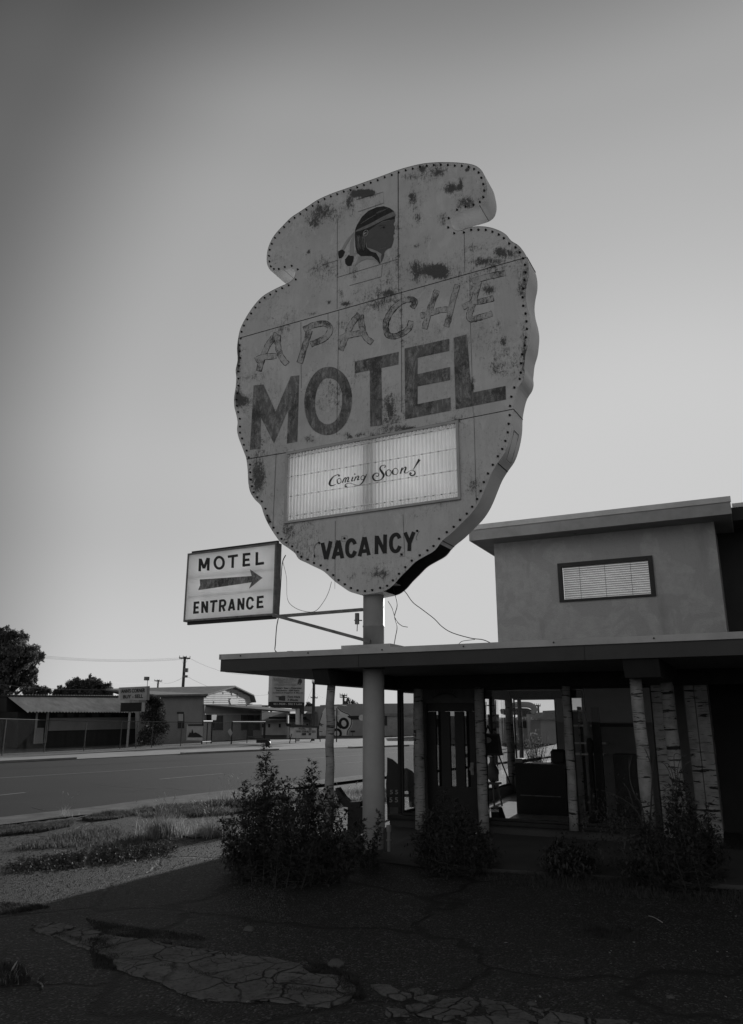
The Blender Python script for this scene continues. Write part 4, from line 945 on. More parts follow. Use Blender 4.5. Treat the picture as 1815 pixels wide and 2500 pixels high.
# parking lot: gently uneven asphalt
X0, X1, Y0, Y1 = -14.0, 9.0, -1.5, 20.0; st = .12
mb = MB(); nx = int((X1 - X0) / st); ny = int((Y1 - Y0) / st); inA = inner[1:]; 
def nearside(x, y): p = Vector((x, y, 0)); return (p - near[2]).dot(RN) < -.6 + .0
idx = {}
def lotz(x, y): return .004 + .010 * noise.noise(Vector((x * .5, y * .5, 0))) + .007 * noise.noise(Vector((x * 1.9, y * 1.9, 5)))
kerbline = [(p.x, p.y) for p in inner]
def left_of_kerb(x, y):
    best = None
    for i in range(len(inner) - 1):
        a, b = inner[i], inner[i + 1]; d = b - a; t = max(0, min(1, (Vector((x, y, 0)) - a).dot(d) / d.length_squared)); q = a + d * t; dd = (q.x - x) ** 2 + (q.y - y) ** 2
        if best is None or dd < best[0]: best = (dd, (x - a.x) * -d.y + (y - a.y) * d.x > 0)
    return best[1]
for i in range(nx + 1):
    for j in range(ny + 1):
        x, y = X0 + i * st, Y0 + j * st
        if left_of_kerb(x, y): continue
        idx[i, j] = len(mb.v); mb.v.append(Vector((x, y, lotz(x, y))))
for i in range(nx):
    for j in range(ny):
        q = [idx.get(c) for c in ((i, j), (i + 1, j), (i + 1, j + 1), (i, j + 1))]
        if None not in q: mb.f.append(tuple(q))
lot = mb.build('parking_lot', 'lot', None, smooth=True); S(lot)
mb = MB(); mb.add([(9, -40, -.03), (60, -40, -.03), (60, 30, -.03), (9, 30, -.03)], [(0, 1, 2, 3)]); mb.add([(-60, -40, -.031), (9, -40, -.031), (9, -1.5, -.031), (-60, -1.5, -.031)], [(0, 1, 2, 3)]); S(mb.build('parking_lot', 'lot'))
mb = MB()
q = [G(880, 2100), G(1100, 2125), G(1500, 2150), G(1900, 2180), B(14, 2.4), B(1.5, 2.4), B(1.2, 0.6)]
mb.slab([Vector((p.x, p.y, -.02)) for p in q], Z * .065); S(mb.build('porch_slab', 'porch'))
mb = MB(); mb.add([B(-1, 10.5, -.01), B(40, 10.5, -.01), B(40, 34, -.01), B(-1, 34, -.01)], [(0, 1, 2, 3)]); S(mb.build('rear_lot', 'concrete'))
# broken concrete path across the foreground
def PF(x, y): return G(x * .5465, 2180 + y * .5465)
slabs = [[(130,160),(240,140),(342,160),(222,198)], [(235,200),(372,165),(455,185),(400,262),(330,238)],
 [(412,262),(460,190),(560,208),(640,215),(760,240),(890,262),(1060,282),(1200,300),(1340,326),(1400,372),(1540,382),(1600,430),(1560,485),(1470,520),(1200,495),(1050,490),(900,477),(800,442),(680,388),(600,372),(520,345),(515,310)]]
def PF2(x, y): return G(900 + x * .5556, 2100 + y * .5556)
slabs2 = [[(10,560),(100,562),(185,605),(150,622),(60,598)], [(180,575),(225,572),(248,595),(205,598)], [(205,615),(265,598),(305,612),(260,630)], [(165,650),(210,640),(260,650),(230,668),(180,670)], [(75,672),(150,676),(178,688),(100,690)],
          [(265,665),(330,620),(450,612),(485,640),(450,690),(330,708),(200,690)], [(490,615),(600,632),(745,700),(740,718),(560,700),(500,660)], [(700,655),(760,672),(800,665),(760,695)], [(750,715),(800,672),(980,708),(980,760),(760,760)], [(430,700),(520,700),(700,720),(700,780),(430,780)], [(1000,712),(1150,715),(1200,760),(1000,760)]]
mb = MB(); rr = random.Random(3)
for fn, L_ in ((PF, slabs), (PF2, slabs2)):
    for sl2 in L_:
        P_ = [fn(*p) for p in sl2]; c_ = sum(P_, Vector()) / len(P_); out = []
        for i in range(len(P_)):
            a, b = P_[i], P_[(i + 1) % len(P_)]; n_ = max(2, int((b - a).length / .025))
            for j in range(n_):
                p = a.lerp(b, j / n_); d_ = (b - a).normalized(); nn = Vector((-d_.y, d_.x, 0)); p = p + nn * (.035 * noise.noise(p * 5) + .02 * noise.noise(p * 17)); out.append(Vector((p.x, p.y, -.02)))
        mb.slab(out, Z * (.036 + rr.uniform(0, .004)))
S(mb.build('path', 'pathcon'))
# loose stones
def rock(label, P_, r, nm='rock', mat='stone', flat=.5):
    mb = MB(); bm = bmesh.new(); bmesh.ops.create_icosphere(bm, subdivisions=3, radius=r)
    for v in bm.verts: v.co *= 1 + .35 * noise.noise(v.co * (2.2 / r) + P_); v.co.z *= flat
    mb.v = [v.co + P_ + Z * r * flat * .5 for v in bm.verts]; mb.f = [tuple(v.index for v in f.verts) for f in bm.faces]; bm.free()
    return tag(mb.build(nm, mat, None, smooth=True), label, 'rock')
rock('rounded pale rock lying alone on dark asphalt above the broken path', G(609, 2272), .045)
rock('larger pale rock in weeds at the right end of the long path', G(820, 2360), .06)
rock('small pale stone behind the broken slabs at the bottom centre', G(1300, 2455), .03)
rock('flat chip of concrete at the lower right of the asphalt', G(1638, 2437), .025)
rock('dark round lump set among the broken slabs at the bottom', G(1186, 2468), .04, mat='dark_and_shade', flat=.3)
# gravel and litter
mb = MB()
for _ in range(9000):
    f = rr.random()
    x, y = (rr.uniform(0, 700), rr.uniform(2010, 2240)) if f < .9 else (rr.uniform(0, 1815), rr.uniform(2150, 2500))
    p = G(x, y)
    r = (.0022 + .003 * rr.random() ** 3) * (1 + p.y * .12); p.z = lotz(p.x, p.y) + r * .2; a = rr.uniform(0, 6)
    q = [p + Vector((math.cos(a + i * 2.1) * r, math.sin(a + i * 2.1) * r, rr.uniform(-.2, .1) * r)) for i in range(3)] + [p + Z * r * rr.uniform(.6, 1.0)]
    mb.add(q, [(0, 1, 3), (1, 2, 3), (2, 0, 3)])
tag(mb.build('gravel', 'grit'), 'fine gravel strewn over the asphalt lot', 'gravel', kind='stuff')
mb = MB(); mb.tube([G(*p, .012) for p in smoothcurve([(1584, 2236), (1598, 2240), (1618, 2252)], 4)], .004, 5); tag(mb.build('straw', 'seed'), 'pale dry stalk lying on the shaded asphalt at right', 'stalk')
mb = MB(); mb.tube([G(*p, .012 + .02 * (i % 2)) for i, p in enumerate(smoothcurve([(108, 2378), (98, 2385), (92, 2396), (102, 2402), (106, 2415)], 3))], .005, 5); tag(mb.build('straw', 'seed'), 'pale curled stalk beside the path at far left', 'stalk')

mb = MB()
for _ in range(60):
    p = G(rr.uniform(1300, 1815), rr.uniform(2200, 2480)) if rr.random() < .6 else G(rr.uniform(300, 1300), rr.uniform(2160, 2480)); p.z = .012; a_ = rr.uniform(0, 6); u = Vector((math.cos(a_), math.sin(a_), 0)) * rr.uniform(.008, .022); v_ = Vector((-math.sin(a_), math.cos(a_), rr.uniform(.1, .5))) * rr.uniform(.003, .009)
    mb.add([p - u, p + v_, p + u, p - v_], [(0, 1, 2, 3)])
tag(mb.build('leaf_litter', 'seed'), 'small pale flakes and dry leaves scattered on the asphalt', 'litter', kind='stuff')

# ================================================================== PLANTS
def leafy(mb, p, d, L, w_, up):
    sd = d.cross(up); sd = sd.normalized() if sd.length > 1e-5 else d.orthogonal().normalized(); m_ = p + d * L * .45 - up * L * .04
    mb.add([p, m_ + sd * w_, p + d * L - up * L * .18, m_ - sd * w_], [(0, 1, 2, 3)])
def rv(r_): 
    v = Vector((r_.gauss(0, 1), r_.gauss(0, 1), r_.gauss(0, 1))); return v.normalized()
def shoot(st, lf, base, top, r_, leafL=.055, dens=70, spread=.10, rad=.006, bow=.15):
    """a leafy upright shoot from base to top: side sprigs carrying leaves in plumes"""
    ax = top - base; L = ax.length; sdv = Vector((r_.uniform(-1, 1), r_.uniform(-1, 1), 0)) * bow * L
    pts = [base + ax * f + sdv * math.sin(f * math.pi) * .5 for f in (0, .25, .5, .75, 1)]; st.tube(pts, [rad, rad * .85, rad * .7, rad * .5, rad * .2], 5)
    n_ = int(dens * L * 1.9)
    for i in range(n_):
        f = r_.random(); p = base + ax * f + sdv * math.sin(f * math.pi) * .5; a = r_.uniform(0, 6.28); el = r_.uniform(-.1, .7)
        sp_ = spread * (1.15 - f * .85) * r_.uniform(.4, 1.2); dr_ = Vector((math.cos(a) * math.cos(el), math.sin(a) * math.cos(el), math.sin(el))); e = p + dr_ * sp_
        if sp_ > .05: st.tube([p, e], [.0018, .0012], 3, False)
        for j in range(5):
            q = p.lerp(e, r_.uniform(.25, 1)); d2 = (dr_ + rv(r_) * .6).normalized(); leafy(lf, q, d2, leafL * r_.uniform(.5, 1.2), leafL * .2, Z)
def bush(name, label, base, shoots, r_, leafL=.055, dens=60, spread=.16, mat='leaf', cat='bush', fill=0):
    t = thing(name, label, cat, base); st, lf = MB(), MB()
    for x, y, dd in shoots:                                 # shoot tips given by pixel at depth offset dd from the base
        tip = atY(x, y, base.y + dd); b_ = base + Vector(((tip.x - base.x) * .72, dd * .8, 0)); b_.z = 0
        shoot(st, lf, b_, tip, r_, leafL, dens, spread)
    if fill:
        for _ in range(int(fill * 60)):
            x, y, dd = r_.choice(shoots); q = atY(x, y, base.y + dd); c_ = base.lerp(q, r_.uniform(.25, .85)) + Vector((r_.gauss(0, .10), r_.gauss(0, .12), 0)); c_.x += (q.x - c_.x) * .5
            for _ in range(9): leafy(lf, c_ + rv(r_) * .07, (rv(r_) + Vector((0, 0, -.2))).normalized(), leafL * r_.uniform(.7, 1.4), leafL * .22, Z)
    st.build('stem', 'bark', t); lf.build('foliage', mat, t); return t
r1 = random.Random(11)
sh = [(652, 1818, .3), (762, 1852, .2), (640, 1850, .1), (668, 1870, .5), (752, 1880, .3), (775, 1885, .0), (590, 1905, .1), (600, 1930, -.2), (572, 1965, .1), (620, 1915, .4), (690, 1905, .2), (715, 1900, .5), (735, 1915, -.1), (800, 1925, .3), (830, 1950, .1), (815, 1935, -.3), (560, 2010, -.1), (575, 2045, -.3), (610, 1960, -.4), (660, 1900, -.3), (700, 1940, -.5), (760, 1930, -.6), (850, 1975, -.2), (870, 2000, -.4), (640, 1990, -.7), (720, 1985, -.9), (800, 1990, -.8), (680, 2030, -.9), (600, 2040, -.6), (770, 2040, -1.0), (850, 2050, -.7), (890, 2020, -.5), (560, 2070, -.3), (630, 1935, .0), (540, 2000, .2), (745, 1900, .2), (880, 2070, -.6), (700, 1960, .4), (780, 1960, .5), (650, 1950, .5)]
bush('bush', 'large dark leafy bush with two tall plumes growing left of the round column', Vector((-1.10, 9.35, 0)), sh, r1, dens=62, spread=.21, leafL=.056, fill=7)
r1 = random.Random(5)
bush('sapling', 'thin leafy sprig rising in front of the round column base', Vector((-.10, 9.6, 0)), [(925, 1985, 0), (889, 2000, .05), (905, 2050, -.1), (880, 2045, .0), (920, 2035, .05)], r1, dens=60, spread=.09, cat='plant')
sh = [(1085, 1930, 0), (1070, 1955, .2), (1110, 1950, -.1), (1130, 1965, .1), (1050, 1975, .1), (1150, 1985, 0), (1030, 2010, 0), (1170, 2010, -.2), (1015, 2035, -.2), (1190, 2030, 0), (1200, 2055, -.2), (1100, 1990, -.4), (1060, 2010, -.5), (1140, 2020, -.5), (1080, 2045, -.7), (1020, 2060, -.4), (1215, 2075, -.1), (1160, 2060, -.6), (1040, 1990, .0), (1120, 1975, .3)]
bush('bush', 'rounded dark bush growing in front of the black slit-window door', Vector((.97, 9.6, 0)), sh, random.Random(21), dens=62, spread=.21, leafL=.056, fill=3)
sh = [(1655, 1880, 0), (1640, 1905, .1), (1670, 1910, -.1), (1620, 1950, .1), (1690, 1955, 0), (1590, 1985, -.1), (1560, 2000, .2), (1720, 1985, .1), (1745, 2030, 0), (1600, 2030, -.4), (1660, 1990, -.5), (1700, 2040, -.4), (1540, 2040, -.1), (1520, 2075, -.2), (1640, 2060, -.7), (1750, 2080, -.2), (1570, 2085, -.5), (1690, 2090, -.7), (1500, 2100, -.1), (1730, 1960, .3), (1630, 1930, -.2), (1650, 1950, .2)]
bb_ = bush('bush', 'tall dark bush with arching twigs before the two right hand birch posts', Vector((3.6, 8.9, 0)), sh, random.Random(33), dens=60, spread=.21, leafL=.056, fill=3)
tw_ = MB()
for q in ([(1650, 1960), (1640, 1900), (1625, 1868), (1612, 1860)], [(1650, 1960), (1655, 1880), (1665, 1850), (1680, 1845)], [(1655, 1960), (1662, 1890), (1678, 1862), (1686, 1862)], [(1652, 1950), (1642, 1888), (1632, 1866), (1624, 1864)], [(1655, 1950), (1646, 1858), (1650, 1840), (1662, 1843)]):
    tw_.tube([atY(x, y, 8.9) for x, y in smoothcurve(q, 5)], .004, 4)
tw_.build('twig', 'bark', bb_)
sb = thing('bare_shrub', 'nearly leafless shrub with crooked dark branches before the right hand window', 'shrub', Vector((2.75, 9.1, 0)))
s_, l_ = MB(), MB()
for q, w_ in (([(1580, 2120), (1568, 2010), (1545, 1970), (1510, 1945), (1467, 1928)], .012), ([(1580, 2110), (1570, 1980), (1550, 1940), (1538, 1900), (1536, 1850)], .012), ([(1536, 1875), (1545, 1840)], .006), ([(1580, 2100), (1590, 1960), (1592, 1880), (1578, 1835), (1572, 1828)], .012), ([(1592, 1880), (1598, 1838)], .006), ([(1548, 1975), (1535, 1930), (1520, 1910)], .008), ([(1580, 2120), (1500, 2050), (1490, 2000)], .008), ([(1570, 2060), (1480, 2000), (1455, 1965)], .006)):
    P_ = [atY(x, y, 9.1) for x, y in smoothcurve(q, 4)]; s_.tube(P_, [w_ * (1 - .75 * i / (len(P_) - 1)) for i in range(len(P_))], 5)
r2 = random.Random(8)
for _ in range(900):
    p = atY(r2.gauss(1500, 45), r2.gauss(2010, 40), 9.1 + r2.uniform(-.25, .25)); leafy(l_, p, rv(r2), .04, .01, Z)
s_.build('branch', 'bark', sb); l_.build('foliage', 'leaf', sb)
sh = [(1380, 2030, 0), (1360, 2050, .1), (1400, 2050, -.1), (1420, 2070, 0), (1345, 2075, 0), (1440, 2090, 0), (1370, 2070, -.2), (1405, 2085, -.2), (1450, 2060, .1)]
bush('weed', 'low weedy plant between the door bush and the bare shrub', Vector((2.1, 9.2, 0)), sh, random.Random(3), dens=50, spread=.10, cat='weed', fill=4)
# grass
def blade(mb, p, h_, r_, w_=.006, lean=.5):
    a = r_.uniform(0, 6.28); dr_ = Vector((math.cos(a), math.sin(a), 0)); sd = Vector((-dr_.y, dr_.x, 0)) * w_; m_ = p + dr_ * h_ * lean * .3 + Z * h_ * .6; e = p + dr_ * h_ * lean + Z * h_ * .95
    mb.add([p - sd, p + sd, m_ + sd * .7, m_ - sd * .7, e], [(0, 1, 2, 3), (3, 2, 4)])
    return e
def inpoly(x, y, P_):
    c_ = False
    for i in range(len(P_)):
        (x1, y1), (x2, y2) = P_[i], P_[i - 1]
        if (y1 > y) != (y2 > y) and x < (x2 - x1) * (y - y1) / (y2 - y1) + x1: c_ = not c_
    return c_
def grassarea(mb, poly, n_, hmin, hmax, r_, w_=.006, lean=.6):
    W_ = [G(*p) for p in poly]; P_ = [(p.x, p.y) for p in W_]; x0, x1 = min(p[0] for p in P_), max(p[0] for p in P_); y0, y1 = min(p[1] for p in P_), max(p[1] for p in P_); c_ = 0; g = 0
    while c_ < n_ and g < n_ * 30:
        g += 1; x, y = r_.uniform(x0, x1), r_.uniform(y0, y1)
        if not inpoly(x, y, P_): continue
        dn = noise.noise(Vector((x * 1.3, y * 1.3, 2))) * .5 + .5 + noise.noise(Vector((x * 5, y * 5, 2))) * .3
        if r_.random() > dn + .15: continue
        blade(mb, Vector((x, y, 0)), r_.uniform(hmin, hmax) * (.4 + dn), r_, w_, lean); c_ += 1
r3 = random.Random(17)
mb = MB()
grassarea(mb, [(0, 2022), (100, 2012), (185, 2006), (175, 2018), (120, 2030), (0, 2042)], 5500, .03, .09, r3)
grassarea(mb, [(200, 2003), (240, 1993), (300, 1985), (330, 1990), (290, 2000), (230, 2006)], 3500, .04, .10, r3)
grassarea(mb, [(300, 1988), (340, 1976), (450, 1966), (580, 1952), (700, 1945), (700, 1965), (560, 1990), (420, 1998), (340, 1994)], 12000, .03, .11, r3)
grassarea(mb, [(950, 1930), (760, 1945), (700, 1960), (800, 1975), (950, 1960)], 3500, .05, .16, r3)
grassarea(mb, [(120, 2040), (260, 2025), (360, 2040), (420, 2060), (300, 2075), (180, 2070), (30, 2075)], 2500, .03, .09, r3)
tag(mb.build('grass', 'grass'), 'short rough grass along the kerb and island', 'grass', kind='stuff')
mb = MB()
grassarea(mb, [(0, 2208), (60, 2210), (125, 2216), (60, 2228), (0, 2236)], 2500, .01, .04, r3, .003)
grassarea(mb, [(210, 2245), (330, 2265), (480, 2285), (520, 2300), (300, 2290), (230, 2270)], 2500, .01, .04, r3, .003)
grassarea(mb, [(215, 2300), (265, 2295), (290, 2330), (290, 2370), (230, 2365)], 2500, .01, .04, r3, .003)
grassarea(mb, [(250, 2285), (285, 2290), (250, 2310), (215, 2300)], 500, .01, .05, r3, .003)
grassarea(mb, [(0, 2360), (60, 2370), (80, 2400), (0, 2410)], 500, .03, .08, r3, .003)
grassarea(mb, [(1410, 2255), (1560, 2270), (1560, 2300), (1420, 2290)], 2600, .01, .04, r3, .003)
grassarea(mb, [(740, 2340), (860, 2380), (900, 2440), (860, 2440), (800, 2390)], 2500, .01, .04, r3, .003)
grassarea(mb, [(1080, 2128), (1300, 2135), (1560, 2150), (1815, 2180), (1815, 2210), (1500, 2190), (1200, 2160)], 4500, .02, .08, r3, .003)
for i_ in range(26):
    t_ = i_ / 25; x_ = 75 + 780 * t_; y_ = 2266 + 165 * t_ ** 1.0 + 30 * math.sin(t_ * 3); 
    if r3.random() < .75: grassarea(mb, [(x_, y_ - 4), (x_ + 34, y_ + 1), (x_ + 30, y_ + 9), (x_ + 2, y_ + 6)], 160, .01, .035, r3, .003)
    x_ = 250 + 600 * t_; y_ = 2278 + 110 * t_
    if r3.random() < .6: grassarea(mb, [(x_, y_ - 4), (x_ + 26, y_), (x_ + 26, y_ + 7), (x_ + 2, y_ + 5)], 140, .01, .03, r3, .003)
tag(mb.build('crack_weeds', 'leaf'), 'dark low weeds along cracks in the asphalt', 'weeds', kind='stuff')
mb = MB()
for _ in range(11000):
    x = r3.triangular(10, 440, 230); yb = 2122 - (x - 20) * .115 + r3.gauss(0, 9)
    if noise.noise(Vector((x * .03, 0, 1))) < -.35: continue
    p = G(x, yb); hmx = .035 + .16 * max(0, noise.noise(Vector((x * .05, 3, 1))) + .15) * max(0, 1 - abs(yb - 2122 + (x - 20) * .115) / 22); p.z = r3.uniform(0.0, hmx); leafy(mb, p, rv(r3), .035, .013, Z)
tag(mb.build('ground_cover', 'leaf'), 'dense low leafy weeds trailing over the sunlit asphalt', 'weeds', kind='stuff')
def tuft(label, px, n_, h_, r_, seeds, rad=.12, grp='seeding grass tufts'):
    p = G(*px); t = thing('grass_tuft', label, 'grass tuft', p, grp); mb, sd = MB(), MB()
    for _ in range(n_): q = p + Vector((r_.gauss(0, rad), r_.gauss(0, rad), 0)); blade(mb, q, h_ * r_.uniform(.4, 1.0), r_, .004, r_.uniform(.3, .9))
    for _ in range(seeds):
        q = p + Vector((r_.gauss(0, rad), r_.gauss(0, rad), 0)); a = r_.uniform(0, 6.28); ln = r_.uniform(.2, .8); dr_ = Vector((math.cos(a), math.sin(a), 0)); hh_ = h_ * r_.uniform(.9, 1.6)
        e = q + dr_ * hh_ * ln * .5 + Z * hh_; mb.tube([q, q.lerp(e, .6) + Z * .02, e], .0014, 3, False); d2 = (dr_ * ln + Z * .5).normalized()
        sd.tube([e, e + d2 * .02, e + d2 * .045, e + d2 * .065], [.002, .006, .005, .001], 5)
    tag(mb.build('blades', 'drygrass', t), kind='stuff'); tag(sd.build('seed_heads', 'seed', t), kind='stuff')
tuft('tall bright grass tuft with foxtail heads on the sunlit asphalt left of the bush', (400, 2045), 900, .36, random.Random(1), 34, .14)
tuft('second seeding grass tuft pressed against the left side of the bush', (525, 2040), 700, .30, random.Random(2), 40, .15)
tuft('small seeding tuft behind the big bush near the kerb', (575, 1960), 200, .35, random.Random(4), 22, .2)
tuft('lone thin stalks with seed heads at the kerb on the left', (160, 1995), 30, .25, random.Random(6), 4, .06)
tuft('seeding grass between the birch post and the round column', (860, 1955), 350, .22, random.Random(9), 26, .35)
tuft('short grass tuft in shade at the far left edge', (20, 2395), 60, .07, random.Random(12), 1, .06)

def tree(label, base, crown, r_, nleaf, leafL, trunk_r, mat='treeleaf', grp=None, nm='tree', bare=False):
    """crown: list of (centre, radius) lobes"""
    t = thing(nm, label, 'tree', base, grp); tk, lf = MB(), MB(); top = sum((c_ for c_, _ in crown), Vector()) / len(crown)
    fork = base.lerp(top, .4); tk.tube([base, base.lerp(fork, .5) + Vector((.1, 0, 0)), fork], [trunk_r, trunk_r * .85, trunk_r * .7], 9)
    for c_, rad in crown:
        mid = fork.lerp(c_, .5) + Vector((r_.uniform(-.2, .2), r_.uniform(-.2, .2), .1)); tk.tube([fork, mid, c_], [trunk_r * .5, trunk_r * .3, trunk_r * .12], 6)
        for _ in range(7 if not bare else 16):
            d = rv(r_); e = c_ + d * rad * .95; tk.tube([c_.lerp(mid, .3), c_ + d * rad * .5 + rv(r_) * rad * .12, e], [trunk_r * .14, trunk_r * .08, trunk_r * .02], 4)
    tv = sum(rad ** 2 for _, rad in crown)
    for c_, rad in crown:
        nc = max(6, int(nleaf * rad ** 2 / tv / 28))
        for _ in range(nc):
            d = rv(r_); cc = c_ + d * rad * r_.uniform(.55, 1.08); cr_ = rad * r_.uniform(.12, .26)
            for _ in range(28): leafy(lf, cc + rv(r_) * cr_ * r_.random() ** .5, rv(r_), leafL * r_.uniform(.6, 1.3), leafL * .35, Z)
    tk.build('trunk', 'bark', t); lf.build('crown', mat, t); return t
def lobes(Y, L_, r_): return [(atY(x, y, Y + r_.uniform(-1, 1) * rad * .03), rad * Y / 1850) for x, y, rad in L_]
rt = random.Random(2)
tree('large dense dark tree rising behind the shed at the far left', Vector((-32, 66, 0)), lobes(66, [(10,1570,34),(45,1565,26),(60,1600,34),(20,1620,40),(80,1610,24),(-20,1600,45),(50,1645,30),(20,1670,30),(78,1650,18),(-30,1660,40),(100,1600,8),(15,1548,18),(70,1672,16),(40,1590,30)], rt), rt, 26000, .26, .35)
rt = random.Random(3)
tree('small scrubby tree between the large tree and the shed roof', Vector((-29, 64, 0)), lobes(64, [(88,1688,13),(105,1686,10),(118,1690,8),(70,1690,12)], rt), rt, 3000, .2, .12)
tree('rounded tree behind the middle of the shed roof', Vector((-26, 70, 0)), lobes(70, [(185,1675,20),(175,1690,18),(200,1688,16),(150,1688,12),(140,1694,10)], rt), rt, 6500, .24, .2)
tree('twin-lobed tree behind the shed beside the corner sign', Vector((-24, 70, 0)), lobes(70, [(222,1672,20),(240,1678,18),(258,1682,16),(232,1692,20),(268,1692,12),(213,1690,14)], rt), rt, 7500, .24, .2)
tree('sparse bare-branched tree above the mural wall', Vector((-3, 92, 0)), lobes(92, [(855,1712,9),(866,1716,8),(845,1718,6)], rt), rt, 500, .25, .25, bare=True)
tree('small distant tree left of the mural wall', Vector((-8, 105, 0)), lobes(105, [(755,1728,10),(768,1738,8),(748,1738,8)], rt), rt, 1400, .35, .25)
rt = random.Random(14)
bs = thing('bush', 'tall shrub growing in the gap between the shed and the stucco house', 'bush', G(375, 1820))
lf, tk = MB(), MB(); Yb = G(375, 1820).y
for x, y, rad in ((365,1740,22),(385,1745,20),(372,1765,28),(395,1775,18),(378,1795,30),(355,1800,20),(385,1718,14),(370,1712,12)):
    c_ = atY(x, y, Yb); rd = rad * Yb / 1850; tk.tube([G(375, 1820), c_], [.05, .02], 5)
    for _ in range(520): leafy(lf, c_ + rv(rt) * rd * rt.random() ** .4, (rv(rt) + Z * .4).normalized(), .2, .05, Z)
tk.build('stem', 'bark', bs); lf.build('foliage', 'leaf', bs)
# pale shrub behind the office
ps = thing('shrub', 'pale sunlit shrub outside behind the rear window of the office', 'shrub', B(3.0, 13, 0)); st_, lf = MB(), MB()
Yp = 22.5; b_ = G(1310, 1895); b_ = Vector((atY(1310, 1880, Yp).x, Yp, 0))
for _ in range(60):
    tip = atY(rt.gauss(1305, 32), rt.uniform(1778, 1880), Yp + rt.uniform(-.6, .6)); st_.tube([b_, b_.lerp(tip, .5) + rv(rt) * .08, tip], [.012, .007, .002], 4)
    for _ in range(28): f = rt.uniform(.4, 1); leafy(lf, b_.lerp(tip, f) + rv(rt) * .1, rv(rt), .05, .014, Z)
st_.build('stem', 'bark', ps); lf.build('foliage', 'dryleaf', ps)

# ================================================================== ACROSS THE STREET
class FP:
    """vertical facade plane through two ground points given as pixels"""
    def __init__(s, L_, R_):
        s.a = L_ if isinstance(L_, Vector) else G(*L_); s.b = R_ if isinstance(R_, Vector) else G(*R_); s.d = (s.b - s.a); s.d.z = 0; s.d.normalize(); s.n = Vector((-s.d.y, s.d.x, 0))
        if s.n.dot(s.a - CAM) < 0: s.n = -s.n
    def p(s, x, y, d=0.0): return onplane(x, y, s.a, s.n) + s.n * d
    def slab(s, mb, px, d0=0.0, th=.1): mb.slab([s.p(x, y) + s.n * d0 for x, y in px], s.n * th); return mb
    def rect(s, mb, x0, y0, x1, y1, d0=0.0, th=.1): return s.slab(mb, [(x0, y0), (x1, y0), (x1, y1), (x0, y1)], d0, th)
    def text(s, mb, body, quad, d=-.02, **k): text_on(mb, body, quad, lambda x, y: s.p(x, y, d), **k)
# --- shed
f = FP((60, 1829), (372, 1815)); shd = thing('shed', 'long dark timber shed with a sloping corrugated tin awning and pale board', 'shed', f.a)
mb = MB(); f.slab(mb, [(62, 1829), (350, 1816), (350, 1738), (62, 1738)], .6, 6); f.slab(mb, [(60, 1700), (350, 1702), (350, 1737.8), (60, 1737.8)], 1.4, 5); mb.build('wall', 'darkwood', shd)
mb = MB(); f.slab(mb, [(57, 1696), (352, 1699), (352, 1704), (57, 1700)], 1.2, 5.5); mb.build('roof', 'darkwood', shd)
mb = MB(); n_ = 46
TL, TR = f.p(62, 1698, 1.5), f.p(353, 1700, 1.5); BL, BR = f.p(53, 1740.5, -.5), f.p(374, 1741, -.5)
for i in range(n_ * 2 + 1):
    a = i / (n_ * 2); hh_ = Z * (.10 if i % 2 else 0); mb.v += [TL.lerp(TR, a) + hh_, BL.lerp(BR, a) + hh_]
mb.f = [(2 * i, 2 * i + 1, 2 * i + 3, 2 * i + 2) for i in range(n_ * 2)]; mb.build('awning', 'tin', shd)
mb = MB(); f.slab(mb, [(137, 1753), (358, 1750.5), (350, 1779), (133, 1784.5)], .45, .05); mb.build('board', 'farwall', shd)
mb = MB(); f.slab(mb, [(-200, 1842), (58, 1829), (58, 1699), (-200, 1706)], 3.5, 6); mb.build('side_wing', 'darkwood', shd)
mb = MB(); f.slab(mb, [(-200, 1706), (60, 1693), (60, 1698), (-200, 1716)], 3.0, 7); mb.build('wing_roof', 'shingle', shd)
mb = MB(); f.slab(mb, [(95, 1740), (97, 1740), (91, 1815), (88, 1815)], .1, .1); f.slab(mb, [(121, 1740), (124, 1740), (117, 1813), (113, 1814)], .1, .1); mb.build('porch_post', 'grey', shd)
mb = MB(); f.slab(mb, [(96, 1777), (112, 1777), (110, 1815), (89, 1816)], .15, .05); mb.build('door', 'farwall', shd)
for x in (155, 180, 208, 240, 270, 305): mb = MB(); f.rect(mb, x, 1742, x + 16, 1750, .5, .06); mb.build('window', 'framewood', shd)
# --- stucco house
hs = thing('stucco_house', 'grey stucco house with a low gable of clapboards and a flat porch roof', 'house', G(498, 1812))
cL, cR = FP((373, 1817.5), (498, 1812)), FP((498, 1812), (660, 1800))
mb = MB(); cL.slab(mb, [(340, 1819), (498, 1812), (498, 1703), (340, 1699)], .02, .3); mb.build('wall', 'farwall', hs)
mb = MB(); cR.slab(mb, [(498, 1812), (640, 1801.5), (640, 1720), (498, 1720)], .02, .3); mb.build('wall', 'farwall', hs)
mb = MB(); cR.slab(mb, [(498, 1720), (498, 1697), (567, 1678.5), (612, 1700), (617, 1716), (617, 1720)], .0, .25); gb = mb.build('gable', 'lightgrey', hs)
mb = MB()
for y in range(1684, 1720, 5):
    xl = 498 if y > 1697 else 498 + (1697 - y) / 18.5 * 69; xr = 617 if y > 1714 else min(616, 570 + (y - 1679) * 2); cR.slab(mb, [(xl, y), (xr, y), (xr, y + .6), (xl, y + .6)], -.03, .03)
for x, y in ((545, 1690), (580, 1698), (522, 1712), (579, 1710), (560, 1704)): cR.rect(mb, x, y, x + .6, y + 5, -.03, .03)
mb.build('clapboard_gap', 'dark', gb)
mb = MB(); cR.rect(mb, 566, 1692, 580, 1697, -.04, .04); mb.build('vent', 'black', gb)
